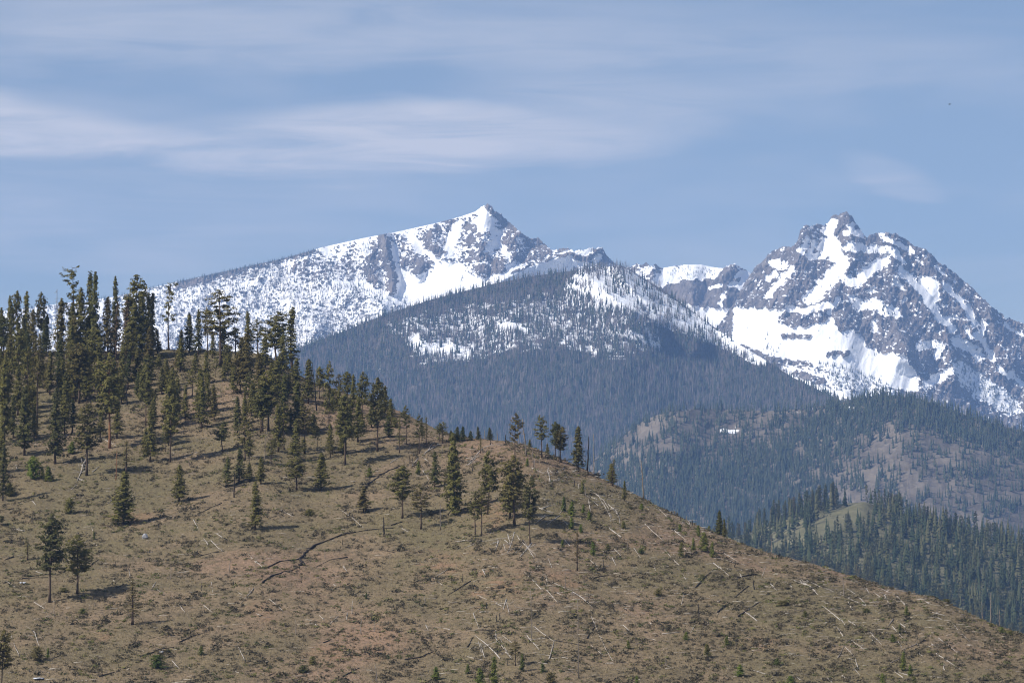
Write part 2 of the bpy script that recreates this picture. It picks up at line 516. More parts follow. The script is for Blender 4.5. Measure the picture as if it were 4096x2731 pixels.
def mid_snow(u, v, c):
    return rough_snow(u, v, paint(u, v, np.full(np.shape(u), 0.5), mid_strokes))
o, depth_mid, grid_mid = far_face('snowy_ridge', MID_CREST, MID_BOTTOM, lambda u: 11900 + 0 * u, 39, relief_fn(mid_spurs, 31, 0.8), mid_snow, MAT_ROCK, step=0.7, rows=170,
                                  jag=lambda us: 0.9 * gnoise(us / 2.0, 1.5, 8) * (1 - 0.8 * ((us > px('W', 1525, 0)[0]) & (us < px('W', 1655, 0)[0]))))
tag(o, 'low snowy ridge with a grey cliff between the two peaks', kind='structure')

# --- right rocky peak
RIGHT_CREST = pts('W', [(1640, 760), (1690, 690), (1710, 650), (1735, 612), (1750, 602), (1765, 583), (1775, 577), (1790, 569), (1800, 566), (1818, 568), (1832, 555), (1838, 530), (1850, 517), (1860, 519), (1870, 518), (1880, 515), (1893, 518),
                        (1905, 508), (1909, 497), (1915, 493), (1924, 495), (1935, 489), (1945, 486), (1950, 494), (1955, 492), (1962, 507), (1972, 522), (1986, 540), (1992, 547),
                        (1996, 540), (2008, 536), (2024, 533), (2044, 536), (2056, 535), (2068, 542), (2085, 553), (2105, 568), (2128, 573), (2144, 588), (2152, 600), (2166, 610),
                        (2170, 607), (2176, 614), (2190, 623), (2210, 642), (2230, 657), (2246, 675), (2264, 690), (2276, 703), (2294, 716), (2304, 722), (2310, 732), (2318, 730), (2334, 738), (2352, 742),
                        (2420, 800), (2560, 900), (2700, 985)])
RIGHT_BOTTOM = pts('W', [(1640, 800), (1760, 880), (1900, 960), (2100, 1000), (2352, 1060), (2700, 1080)])
right_strokes = [
    SP('M', 1.0, 12, [(-250, 760), (0, 775), (100, 790), (60, 880), (160, 905), (270, 905), (460, 850), (490, 930), (580, 925), (680, 985), (690, 1035), (780, 1090), (880, 1095), (980, 1110),
                      (990, 1170), (1060, 1220), (1070, 1350), (900, 1340), (760, 1300), (600, 1260), (400, 1200), (200, 1165), (0, 1090), (-250, 1000)]),
    SP('M', 0.56, 30, [(100, 1160), (400, 1220), (760, 1310), (900, 1360), (700, 1420), (400, 1400), (150, 1290)]),
    SL('M', 0.22, 22, [(180, 970), (290, 970)]), SL('M', 0.2, 24, [(430, 1090), (560, 1090)]), SL('M', 0.25, 22, [(60, 1140), (300, 1160)]), SL('M', 0.25, 18, [(100, 960), (170, 970)]),
    SL('M', 0.25, 28, [(200, 1230), (380, 1290)]), SL('M', 0.22, 40, [(120, 840), (230, 850)]), SL('M', 0.25, 20, [(270, 850), (420, 790)]),
    SL('M', 0.97, 40, [(455, 170), (430, 215)]), SL('M', 0.8, 26, [(500, 330), (440, 260)]), SL('M', 0.8, 24, [(600, 180), (560, 240)]), SL('M', 0.75, 20, [(620, 230), (660, 260)]),
    SL('M', 0.95, 46, [(400, 320), (470, 390), (530, 440), (480, 520), (400, 600), (330, 680), (300, 690)]), SL('M', 0.9, 22, [(290, 400), (390, 400)]),
    SL('M', 0.9, 26, [(590, 310), (560, 340), (700, 350), (860, 350)]), SL('M', 0.95, 34, [(560, 570), (640, 590), (700, 500), (830, 430)]),
    SL('M', 0.9, 36, [(640, 750), (760, 740), (820, 780), (900, 800)]), SL('M', 0.85, 24, [(740, 640)]), SL('M', 0.85, 26, [(745, 880), (760, 910)]),
    SL('M', 0.9, 16, [(800, 245), (850, 285), (930, 310), (1020, 360)]), SL('M', 0.7, 22, [(900, 360), (960, 440)]),
    SL('M', 0.97, 26, [(945, 500), (1030, 580), (1110, 660), (1160, 750), (1220, 840), (1310, 910)]), SL('M', 0.97, 38, [(1110, 570), (1180, 600), (1180, 680)]),
    SL('M', 0.92, 22, [(1260, 600), (1340, 690), (1420, 770), (1470, 880)]), SL('M', 0.92, 22, [(1470, 960), (1530, 1000), (1570, 1080), (1595, 1130)]),
    SL('M', 0.92, 14, [(1530, 870), (1520, 970)]), SL('M', 0.85, 26, [(1080, 1040), (1150, 1020), (1220, 1030), (1200, 1100)]),
    SL('M', 0.66, 34, [(1330, 1000), (1450, 1050), (1500, 1110)]), SP('M', 0.62, 30, [(1300, 1150), (1400, 1150), (1560, 1260), (1760, 1420), (1818, 1500), (1700, 1520), (1500, 1400), (1350, 1280)]),
    SL('M', 0.6, 30, [(1100, 1330), (1220, 1250), (1290, 1210)]), SL('M', 0.88, 24, [(280, 280), (240, 370)]), SL('M', 0.75, 20, [(330, 310), (300, 360)]), SL('M', 0.8, 14, [(320, 195)]),
    SL('M', 0.85, 24, [(30, 450), (110, 460)]), SL('M', 0.72, 26, [(170, 490), (60, 600), (0, 680)]), SL('M', 0.7, 22, [(0, 560), (60, 520)]),
    SL('M', 0.92, 22, [(150, 770), (250, 785), (350, 765), (430, 740)]), SL('M', 0.85, 16, [(500, 700), (450, 760), (430, 800)]),
    SL('M', 0.85, 14, [(1690, 885), (1740, 925), (1818, 960)]), SL('M', 0.75, 14, [(1200, 480), (1260, 540)]), SL('M', 0.8, 10, [(1300, 560), (1330, 580)]),
    SL('M', 0.75, 22, [(960, 630), (900, 570)]), SL('M', 0.75, 12, [(990, 690), (960, 720)]), SL('M', 0.8, 16, [(1720, 1220), (1800, 1310)]), SL('M', 0.75, 18, [(1640, 1190), (1720, 1260)]),
    SL('M', 0.7, 14, [(1250, 830), (1350, 840)]), SL('M', 0.65, 16, [(1400, 900), (1440, 970)]), SL('M', 0.6, 20, [(580, 680), (640, 700)])]
right_spurs = [(95, 24, pts('M', [(570, 85), (600, 300), (700, 560), (800, 700), (900, 900), (1000, 1080)])), (90, 20, pts('M', [(250, 180), (210, 400), (150, 620), (100, 740)])),
               (75, 16, pts('M', [(880, 235), (900, 400), (880, 520), (1010, 640), (1150, 800)])), (80, 18, pts('M', [(1100, 370), (1230, 600), (1400, 820), (1480, 960)])),
               (85, 18, pts('M', [(1150, 800), (1260, 900), (1290, 1080), (1330, 1250)])), (70, 18, pts('M', [(1560, 760), (1640, 980), (1720, 1160)])),
               (50, 14, pts('M', [(430, 700), (350, 760), (150, 860)]))]
def right_snow(u, v, c):
    return rough_snow(u, v, paint(u, v, np.full(np.shape(u), 0.235), right_strokes))
o, depth_right, grid_right = far_face('rocky_mountain', RIGHT_CREST, RIGHT_BOTTOM, lambda u: 11300 + 0 * u, 41, relief_fn(right_spurs, 51, 1.05), right_snow, MAT_ROCK, step=0.62, rows=290,
                                      jag=lambda us: 0.9 * gnoise(us / 2.2, 2.5, 9) + 0.7 * gnoise(us / 0.9, 7.5, 10))
tag(o, 'jagged grey rock peak streaked with snow gullies', kind='structure')

# ------------------------------------------------------------------ forested middle mountain
PYR_CREST = pts('W', [(300, 900), (500, 862), (620, 825), (690, 797), (770, 768), (880, 724), (990, 688), (1140, 650), (1230, 633), (1300, 624), (1360, 616), (1400, 612), (1425, 610), (1450, 620), (1480, 640),
                      (1520, 664), (1560, 692), (1600, 722), (1650, 758), (1700, 792), (1760, 828), (1820, 866), (1900, 905), (2000, 950), (2150, 1000)])
PYR_BOTTOM = pts('W', [(300, 1100), (700, 1130), (1100, 1180), (1400, 1230), (1800, 1260), (2150, 1260)])
pyr_spurs = [(120, 30, pts('L', [(640, 290), (760, 420), (1000, 620), (1300, 760)])), (90, 20, pts('L', [(930, 260), (1050, 420), (1350, 700), (1700, 950)])),
             (70, 60, pts('Z', [(900, 300), (1000, 700), (1200, 1000)])), (70, 50, pts('Z', [(1600, 150), (1700, 500), (1900, 900)]))]
pyr_strokes = [
    SP('Z', 0.56, 110, [(620, 330), (1000, 250), (1400, 190), (1700, 150), (2100, 60), (2600, 150), (2900, 480), (3000, 620), (2400, 700), (2000, 600), (1700, 630), (1300, 710), (1050, 740), (900, 800), (540, 800), (600, 720), (860, 680), (800, 520), (600, 440)]),
    SP('L', 0.85, 30, [(600, 300), (760, 290), (960, 240), (1100, 300), (1300, 440), (1600, 640), (1900, 850), (2200, 1020), (2360, 1160), (2250, 1180), (1900, 1000), (1500, 860), (1200, 740), (800, 560), (500, 400)]),
    SL('Z', 0.95, 44, [(880, 520), (980, 570)]), SL('Z', 0.97, 44, [(1010, 590), (1180, 580), (1300, 620)]), SL('Z', 0.95, 34, [(1570, 400), (1740, 420), (1780, 440)]),
    SL('L', 1.0, 36, [(520, 460), (640, 490), (780, 540), (960, 640)]), SL('L', 1.0, 40, [(1900, 900), (2100, 1010), (2300, 1140)]), SL('L', 0.9, 24, [(1000, 640), (1280, 740)]),
    SL('Z', 0.48, 18, [(1110, 820), (1130, 880), (1180, 850)]), SL('L', 0.46, 30, [(640, 1530), (740, 1470)]), SL('L', 0.45, 14, [(850, 1500)])]
def pyr_snow(u, v, c):
    s = paint(u, v, np.full(np.shape(u), 0.08), pyr_strokes)
    return np.clip(s, 0, 1)
def pyr_relief(u, v, c, S):
    r = np.zeros(np.shape(u))
    for A, wd, p in pyr_spurs:
        r = np.maximum(r, A * np.clip(1 - stroke_dist(u, v, p) / wd, 0, 1))
    return r + 40 * fbm(u / 60, v / 70, 3, 71) + 8 * fbm(u / 12, v / 12, 2, 73)
def pyr_D(u):
    return 8300 - 900 * sstep(np.asarray(u, float), 660, 950) - 300 * (1 - sstep(np.asarray(u, float), 200, 480))
o, depth_pyr, grid_pyr = far_face('forested_mountain', PYR_CREST, PYR_BOTTOM, pyr_D, 30, pyr_relief, pyr_snow, MAT_SLOPE, step=1.6, rows=150, back=500)
tag(o, 'broad forested mountain with snow showing between the trees', kind='structure')

# ------------------------------------------------------------------ burnt slope on the right
BURN_CREST = pts('W', [(1180, 1230), (1280, 1130), (1350, 1066), (1400, 1026), (1470, 970), (1530, 944), (1600, 938), (1680, 940), (1760, 944), (1850, 938), (1930, 925), (1980, 912), (2050, 908), (2110, 915), (2200, 945), (2280, 972), (2352, 990), (2450, 1020), (2700, 1080)])
BURN_BOTTOM = pts('W', [(1180, 1330), (1600, 1330), (2352, 1330), (2700, 1360)])
burn_strokes = [SL('F', 0.50, 46, [(1950, 90), (2080, 100)]), SL('W', 0.46, 8, [(1520, 940), (1640, 938), (1700, 940)]), SL('W', 0.5, 7, [(1830, 945), (1960, 935)]), SL('W', 0.5, 8, [(1690, 988), (1720, 990)])]
def burn_snow(u, v, c):
    return np.clip(paint(u, v, np.full(np.shape(u), 0.05), burn_strokes), 0, 1)
def burn_relief(u, v, c, S):
    r = 60 * np.clip(1 - stroke_dist(u, v, pts('W', [(1560, 940), (1500, 1050), (1480, 1200)])) / 40, 0, 1)
    r = np.maximum(r, 55 * np.clip(1 - stroke_dist(u, v, pts('W', [(2060, 905), (2200, 1050), (2300, 1250)])) / 90, 0, 1))
    return r + 26 * fbm(u / 50, v / 50, 3, 91) + 5 * fbm(u / 9, v / 9, 2, 93)
o, depth_burn, grid_burn = far_face('burnt_slope', BURN_CREST, BURN_BOTTOM, lambda u: 6100 + 0 * u, 26, burn_relief, burn_snow, MAT_BURN, step=1.5, rows=130, back=400)
tag(o, 'brown burnt slope with scattered trees below the rocky peak', kind='structure')

# ------------------------------------------------------------------ forested hill lower right
FH_CREST = pts('W', [(1480, 1330), (1580, 1275), (1640, 1246), (1700, 1230), (1790, 1194), (1860, 1172), (1920, 1158), (1985, 1152), (2040, 1168), (2100, 1190), (2200, 1222), (2280, 1238), (2352, 1250), (2500, 1290), (2700, 1340)])
FH_BOTTOM = pts('W', [(1480, 1500), (1764, 1500), (2352, 1570), (2700, 1640)])
def fh_relief(u, v, c, S):
    return 30 * fbm(u / 70, v / 60, 3, 111) + 25 * np.clip(1 - stroke_dist(u, v, pts('G', [(860, 740), (640, 860), (300, 1010), (60, 1120)])) / 25, 0, 1)
o, depth_fh, grid_fh = far_face('forest_hill', FH_CREST, FH_BOTTOM, lambda u: 3200 + 0 * u, 11, fh_relief, lambda u, v, c: np.full(np.shape(u), 0.02), MAT_HILL, step=2.0, rows=90, back=250)
tag(o, 'low hill covered with dense dark forest on the right', kind='structure')

# ------------------------------------------------------------------ near hill
NH = [(-420, 800, 1010), (-200, 803, 1010), (0, 805, 1005), (170, 808, 1003), (390, 803, 1000), (520, 806, 990), (600, 812, 980), (650, 835, 970), (700, 872, 960), (780, 898, 945), (905, 937, 920), (960, 965, 900), (1000, 986, 890),
      (1060, 1004, 875), (1110, 1008, 865), (1160, 1012, 858), (1211, 1022, 852), (1287, 1053, 848), (1361, 1086, 842), (1411, 1113, 836), (1449, 1129, 830), (1477, 1144, 826), (1546, 1179, 815), (1626, 1217, 800),
      (1676, 1237, 792), (1764, 1270, 780), (1864, 1293, 768), (1989, 1334, 752), (2089, 1362, 740), (2144, 1369, 735), (2214, 1402, 727), (2289, 1437, 718), (2352, 1455, 710), (2500, 1515, 702), (2800, 1620, 695)]
nh_u = np.array([p[0] for p in NH]) * 1024 / 2352
nh_v = np.array([p[1] for p in NH]) * 1024 / 2352
nh_d = np.array([p[2] for p in NH], float)
_u = np.arange(nh_u[0], nh_u[-1], 2.0)
_k = np.exp(-0.5 * (np.arange(-40, 41) * 2.0 / 9.0) ** 2); _k /= _k.sum()
_sm = lambda a, kk: np.convolve(np.pad(np.interp(_u, nh_u, a), 40, mode='edge'), kk, mode='valid')
_k2 = np.exp(-0.5 * (np.arange(-40, 41) * 2.0 / 28.0) ** 2); _k2 /= _k2.sum()
nh_u, nh_v, nh_d = _u, _sm(nh_v, _k), _sm(nh_d, _k2)
V0, D0, GEXP = 1640 * 1024 / 2352, 620.0, 1.32
def nh_crest(u):
    u = np.asarray(u, float)
    return np.interp(u, nh_u, nh_v), np.interp(u, nh_u, nh_d)
def nh_und(x, y):
    left = 1 - sstep(np.asarray(x, float), -60, 10)
    return 1.1 * fbm(x / 55, y / 75, 3, 131) + 0.30 * fbm(x / 11, y / 16, 2, 137) + 0.55 * left * ridged(x / 34 + 3, y / 13, 2, 139)
def nh_raw(u, v):
    """smooth near hill surface under a frame position"""
    c, d = nh_crest(u)
    q = np.clip((V0 - np.asarray(v, float)) / (V0 - c), 0, 1)
    p = 1 - (1 - q) ** (1 / GEXP)
    D = D0 + (d - D0) * p
    P = unproject(u, v, D)
    fade = 1 - sstep(p, 0.82, 1.0)
    P[..., 2] += nh_und(P[..., 0], P[..., 1]) * fade
    return P
def on_hill(u, v):
    """the point of the near hill seen at this frame position"""
    u = float(u); vv = float(v)
    c, _ = nh_crest(u)
    if vv <= c + 0.4:
        vv = float(c) + 0.4
        return nh_raw(u, vv)
    t = vv
    for _ in range(6):
        _, pv = project(nh_raw(u, t))
        t = min(max(t + (vv - pv) * 0.8, float(c) + 0.3), V0)
    return nh_raw(u, t)
us = np.arange(-175, 1205, 1.8)
ps = np.linspace(0, 1, 330)
c_, d_ = nh_crest(us)
PV = V0 + (c_ - V0)[None] * (1 - (1 - ps[:, None]) ** GEXP)
PV = PV + (0.5 * gnoise(us / 7.0, 0.3, 141) + 0.3 * gnoise(us / 2.6, 0.7, 142))[None] * sstep(ps, 0.93, 1.0)[:, None]
PD = D0 + (d_ - D0)[None] * ps[:, None]
P = unproject(np.broadcast_to(us[None], PV.shape), PV, PD)
P[..., 2] += nh_und(P[..., 0], P[..., 1]) * (1 - sstep(ps, 0.82, 1.0))[:, None]
front = []
for k, dd in enumerate((200, 130, 70, 30)):
    q = P[0].copy()
    q[:, 0] *= (q[:, 1] - dd) / q[:, 1]
    q[:, 1] -= dd
    q[:, 2] -= 0.27 * dd
    front.append(q)
rear = []
for dd, dz in ((12, 1.2), (40, 8), (90, 28), (190, 75), (330, 150)):
    q = P[-1].copy()
    q[:, 0] *= (q[:, 1] + dd) / q[:, 1]
    q[:, 1] += dd
    q[:, 2] -= dz
    rear.append(q)
NHP = np.concatenate([np.stack(front), P, np.stack(rear)], 0)
nr, nc = NHP.shape[:2]

def mat_ground():
    m, nt, b = material('dry_hillside', 0.95, 0.05)
    geo = nt.new('ShaderNodeNewGeometry')
    pos = geo.outputs['Position']
    red = attr_node(nt, 'red_soil')
    n0 = nt.noise(pos, 0.045, 5, 0.6, 0.3)
    n1 = nt.noise(pos, 0.22, 5, 0.65, 0.3)
    n2 = nt.noise(pos, 1.1, 4, 0.65)
    n3 = nt.noise(pos, 3.6, 3, 0.6)
    nb = nt.noise(pos, 0.016, 4, 0.6, 0.5)
    c = nt.mix(nt.smooth(n0, 0.36, 0.64), (0.232, 0.168, 0.108), (0.178, 0.140, 0.082))
    c = nt.mix(nt.smooth(nb, 0.48, 0.62, 0.0, 0.7), c, (0.155, 0.134, 0.070))
    c = nt.mix(nt.smooth(nb, 0.46, 0.36, 0.0, 0.6), c, (0.265, 0.170, 0.118))
    c = nt.mix(nt.smooth(n1, 0.45, 0.68, 0.0, 0.75), c, (0.125, 0.100, 0.062))
    rm = nt.math('ADD', red, nt.math('MULTIPLY', nt.math('SUBTRACT', n1, 0.5), 1.1))
    c = nt.mix(nt.smooth(rm, 0.45, 0.85, 0.0, 0.8), c, (0.30, 0.182, 0.112))
    c = nt.mix(nt.smooth(n2, 0.46, 0.64, 0.0, 0.6), c, (0.090, 0.072, 0.046))
    c = nt.mix(nt.smooth(n3, 0.56, 0.72, 0.0, 0.6), c, (0.32, 0.25, 0.165))
    nt.link(c, b.inputs['Base Color'])
    h = nt.math('MULTIPLY_ADD', n2, 0.7, nt.math('MULTIPLY', n3, 0.3))
    bump(nt, b, h, 1.0, 0.95)
    return m
MAT_GROUND = mat_ground()
hu, hv = project(NHP)
red = np.zeros(hu.shape)
for x, y, r in [(850, 1460, 190), (760, 1500, 120), (300, 1190, 110), (1200, 1090, 130), (1130, 1180, 120), (1290, 1330, 110), (1150, 1350, 160), (1750, 1480, 70), (740, 890, 40), (1030, 1300, 140), (600, 1400, 110), (230, 1460, 60), (60, 1180, 60)]:
    red = np.maximum(red, 0.62 * np.exp(-(((hu - x * .4354) / (r * .4354)) ** 2 + ((hv - y * .4354) / (r * .4354 * 0.6)) ** 2)))
me = mesh_arrays('hillside', NHP.reshape(-1, 3), grid_faces(nr, nc), MAT_GROUND, smooth=True)
add_attr(me, 'red_soil', red.reshape(-1))
hill = link('hillside', me)
tag(hill, 'dry brown grassy hillside in the foreground', kind='structure')

# valley floor under everything
m_val, ntv, bv_ = material('valley_floor', 0.95, 0.05)
gv = ntv.new('ShaderNodeNewGeometry')
nv = ntv.noise(gv.outputs['Position'], 0.004, 6, 0.6)
ntv.link(ntv.mix(ntv.smooth(nv, 0.35, 0.65), (0.05, 0.06, 0.03), (0.17, 0.14, 0.08)), bv_.inputs['Base Color'])
GZ = -78.0
gx = np.linspace(-5200, 5200, 53); gy = np.linspace(-400, 14200, 74)
GX, GY = np.meshgrid(gx, gy)
GZZ = GZ + 3 * fbm(GX / 900, GY / 900, 3, 151) - 4
me = mesh_arrays('ground', np.stack([GX, GY, GZZ], -1).reshape(-1, 3), grid_faces(*GX.shape), m_val, smooth=True)
tag(link('ground', me), 'valley floor', kind='structure')

#OBJ_BEGIN
# ------------------------------------------------------------------ vegetation materials
def mat_needles(name, dark, light, brown=0.0, trans=0.32):
    m, nt, b = material(name, 0.75, 0.1)
    oi = nt.new('ShaderNodeObjectInfo')
    geo = nt.new('ShaderNodeNewGeometry')
    n = nt.noise(geo.outputs['Position'], 0.9, 2, 0.6)
    c = nt.mix(nt.smooth(n, 0.3, 0.7), dark, light)
    r = oi.outputs['Random']
    c = nt.mix(nt.math('MULTIPLY', r, 0.5), c, (0.150, 0.130, 0.042))
    r2 = nt.math('FRACT', nt.math('MULTIPLY', r, 7.31))
    c = nt.mix(nt.smooth(r2, 0.62, 1.0, 0.0, 0.5), c, (0.140, 0.098, 0.048))
    r3 = nt.math('FRACT', nt.math('MULTIPLY', r, 23.7))
    c = nt.mix(nt.smooth(r3, 0.6, 1.0, 0.0, 0.55), c, (0.050, 0.066, 0.026))
    if brown:
        c = nt.mix(brown, c, (0.16, 0.09, 0.05))
    nt.link(c, b.inputs['Base Color'])
    tr = nt.new('ShaderNodeBsdfTranslucent')
    nt.link(c, tr.inputs['Color'])
    mx = nt.new('ShaderNodeMixShader')
    mx.inputs[0].default_value = trans
    out = m.node_tree.nodes['Material Output']
    nt.link(b.outputs[0], mx.inputs[1]); nt.link(tr.outputs[0], mx.inputs[2])
    nt.link(mx.outputs[0], out.inputs['Surface'])
    return m
M_NEEDLE = mat_needles('conifer_needles', (0.098, 0.096, 0.028), (0.205, 0.182, 0.056))
M_NEEDLE_D = mat_needles('dark_needles', (0.040, 0.056, 0.026), (0.085, 0.100, 0.040))
M_NEEDLE_B = mat_needles('dying_needles', (0.085, 0.066, 0.034), (0.13, 0.095, 0.05), 0.3)
M_NEEDLE_G = mat_needles('young_needles', (0.090, 0.130, 0.024), (0.185, 0.215, 0.042), 0.0, 0.35)
M_NEEDLE_F = mat_needles('forest_needles', (0.040, 0.050, 0.022), (0.088, 0.092, 0.036))

def mat_wood(name, a, b_, sc=6.0):
    m, nt, b = material(name, 0.9, 0.08)
    geo = nt.new('ShaderNodeNewGeometry')
    n = nt.noise(nt.scaled(geo.outputs['Position'], (1.0, 1.0, 0.25)), sc, 4, 0.65)
    oi = nt.new('ShaderNodeObjectInfo')
    c = nt.mix(nt.smooth(n, 0.3, 0.7), a, b_)
    c = nt.mix(nt.math('MULTIPLY', oi.outputs['Random'], 0.35), c, a)
    nt.link(c, b.inputs['Base Color'])
    bump(nt, b, n, 0.5, 0.05)
    return m
M_BARK = mat_wood('bark', (0.055, 0.040, 0.030), (0.12, 0.085, 0.06))
M_BARK_RED = mat_wood('red_bark', (0.19, 0.095, 0.05), (0.32, 0.17, 0.09))
M_CHAR = mat_wood('charred_wood', (0.012, 0.011, 0.012), (0.045, 0.038, 0.034))
M_GREY = mat_wood('grey_dead_wood', (0.14, 0.115, 0.095), (0.28, 0.24, 0.20))
M_PALE = mat_wood('pale_dead_wood', (0.27, 0.24, 0.21), (0.52, 0.47, 0.42))

# ------------------------------------------------------------------ tree building (shapes about 1 unit = the whole height)
def tube(points, radii, sides=6):
    pnts = np.array(points, float); n = len(pnts)
    V = []; F = []
    for i in range(n):
        t = pnts[min(i + 1, n - 1)] - pnts[max(i - 1, 0)]
        t = t / (np.linalg.norm(t) + 1e-9)
        a = np.cross(t, (0.3, 0.9, 0.2) if abs(t[2]) > 0.8 else (0, 0, 1.0))
        a /= np.linalg.norm(a) + 1e-9
        b = np.cross(t, a)
        for k in range(sides):
            th = 2 * math.pi * k / sides
            V.append(pnts[i] + radii[i] * (math.cos(th) * a + math.sin(th) * b))
    for i in range(n - 1):
        for k in range(sides):
            k2 = (k + 1) % sides
            q = [i * sides + k, i * sides + k2, (i + 1) * sides + k2, (i + 1) * sides + k]
            F.append((q[0], q[1], q[2])); F.append((q[0], q[2], q[3]))
    for base, flip in ((0, True), ((n - 1) * sides, False)):
        for k in range(1, sides - 1):
            f = (base, base + k, base + k + 1)
            F.append(f[::-1] if flip else f)
    return np.array(V), np.array(F)
def merge(parts):
    Vs, Fs, o = [], [], 0
    for v, f in parts:
        Vs.append(v); Fs.append(f + o); o += len(v)
    return np.concatenate(Vs), np.concatenate(Fs)
def leaf_tris(centers, size, rng, flat=0.6, per=5):
    """sprays of small pointed faces round every centre, most of them turned outwards and up"""
    N = len(centers)
    c0 = np.repeat(centers, per, 0)
    s = np.repeat(np.broadcast_to(size, (N,)), per)[:, None]
    off = rng.normal(size=(N * per, 3)) * s * 0.55
    off[:, 2] *= flat
    c = c0 + off
    out = c.copy(); out[:, 2] = 0
    out /= np.linalg.norm(out, axis=1)[:, None] + 1e-6
    nrm = out * 0.75 + np.array([0, 0, 0.55]) + off / (s + 1e-9) * 0.45 + rng.normal(size=(N * per, 3)) * 0.42
    nrm /= np.linalg.norm(nrm, axis=1)[:, None] + 1e-9
    d = rng.normal(size=(N * per, 3)) + out * 0.5; d[:, 2] *= 0.8
    d -= (d * nrm).sum(1)[:, None] * nrm
    d /= np.linalg.norm(d, axis=1)[:, None] + 1e-9
    e = np.cross(nrm, d)
    k = rng.uniform(0.55, 1.15, (N * per, 1)) * s
    a = c + d * k * 0.95
    b = c - d * k * 0.55 + e * k * 0.48
    g = c - d * k * 0.55 - e * k * 0.48
    V = np.stack([a, b, g], 1).reshape(-1, 3)
    F = np.arange(len(V)).reshape(-1, 3)
    return V, F
# kind: crown start, half width (share of height), whorl count, clump size, profile, openness
SPEC = {
    'fir':     dict(c0=0.12, w=0.155, n=110, size=0.024, prof='cone', droop=-0.10, inner=0.2, per=8),
    'dense':   dict(c0=0.05, w=0.190, n=130, size=0.025, prof='cone', droop=-0.06, inner=0.15, per=8),
    'pine':    dict(c0=0.36, w=0.160, n=80, size=0.025, prof='egg', droop=0.10, inner=0.3, per=8),
    'open':    dict(c0=0.42, w=0.150, n=52, size=0.022, prof='egg', droop=0.12, inner=0.42, per=7),
    'flat':    dict(c0=0.40, w=0.150, n=36, size=0.021, prof='flat', droop=0.02, inner=0.5, per=8),
    'narrow':  dict(c0=0.18, w=0.085, n=80, size=0.022, prof='cone', droop=-0.12, inner=0.15, per=8),
    'sparse':  dict(c0=0.20, w=0.110, n=54, size=0.018, prof='cone', droop=-0.05, inner=0.3, per=4),
    'sapling': dict(c0=0.02, w=0.270, n=60, size=0.055, prof='cone', droop=0.18, inner=0.1, per=7),
    'bush':    dict(c0=0.02, w=0.480, n=60, size=0.060, prof='dome', droop=0.25, inner=0.1, per=6),
    'far':     dict(c0=0.08, w=0.160, n=50, size=0.036, prof='cone', droop=-0.12, inner=0.2, per=6),
}
def crown_parts(kind, seed):
    sp = SPEC[kind]
    rng = np.random.default_rng(seed)
    c0, w = sp['c0'], sp['w']
    n = sp['n']
    bend = np.array([rng.normal() * 0.015, rng.normal() * 0.015])
    spine = lambda h: np.array([bend[0] * math.sin(h * 3.0), bend[1] * math.sin(h * 2.4 + 1), h])
    centers = []; sizes = []; twigs = []
    lop = rng.uniform(0, 2 * math.pi); lopa = rng.uniform(0.05, 0.28)
    gaps = rng.uniform(0, 1, 6)
    for i in range(n):
        t = (i + rng.uniform(0, 1)) / n
        t = t ** (0.85 if sp['prof'] == 'cone' else 1.0)
        h = c0 + (1 - c0) * t
        if sp['prof'] == 'cone':
            r = w * ((1 - t) ** 0.92 * 0.985 + 0.015) * (0.72 + 0.28 * min(1, t / 0.12))
        elif sp['prof'] == 'egg':
            r = w * (max(0.0, 1 - abs(2 * t - 0.72) ** 2.2 / 1.75)) ** 0.75 * (1.0 if t < 0.9 else 0.75)
        elif sp['prof'] == 'flat':
            r = w * (0.45 + 0.55 * rng.random()) * (1 - 0.3 * t)
        else:
            r = w * math.sqrt(max(0.02, 1 - t ** 2))
        a = i * 2.39996 + rng.normal() * 0.5
        r *= rng.uniform(0.62, 1.18) * (1 + lopa * math.cos(a - lop))
        if sp['prof'] in ('egg', 'flat') and rng.random() < 0.12:
            continue
        p0 = spine(h)
        dirv = np.array([math.cos(a), math.sin(a), sp['droop'] + rng.normal() * 0.12])
        steps = max(2, int(r / (sp['size'] * 0.95)))
        for k in range(steps):
            f = sp['inner'] + (1 - sp['inner']) * (k + rng.uniform(0.2, 1.0)) / steps
            q = p0 + dirv * r * f
            q = q + rng.normal(size=3) * sp['size'] * 0.35
            q[2] += 0.10 * r * f * f
            centers.append(q); sizes.append(sp['size'] * (1.15 - 0.35 * f) * rng.uniform(0.8, 1.2) * (0.65 if t > 0.93 else 1.0))
        if kind in ('pine', 'open', 'flat', 'sparse') and rng.random() < 0.75:
            twigs.append((p0, p0 + dirv * r * 0.85 + np.array([0, 0, 0.08 * r])))
    top = spine(1.0)
    for k in range(4):
        centers.append(top - np.array([0, 0, 0.016 * k]) + rng.normal(size=3) * 0.003); sizes.append(sp['size'] * (0.22 + 0.1 * k))
    return spine, np.array(centers), np.array(sizes), twigs, rng
CROWNS = {}
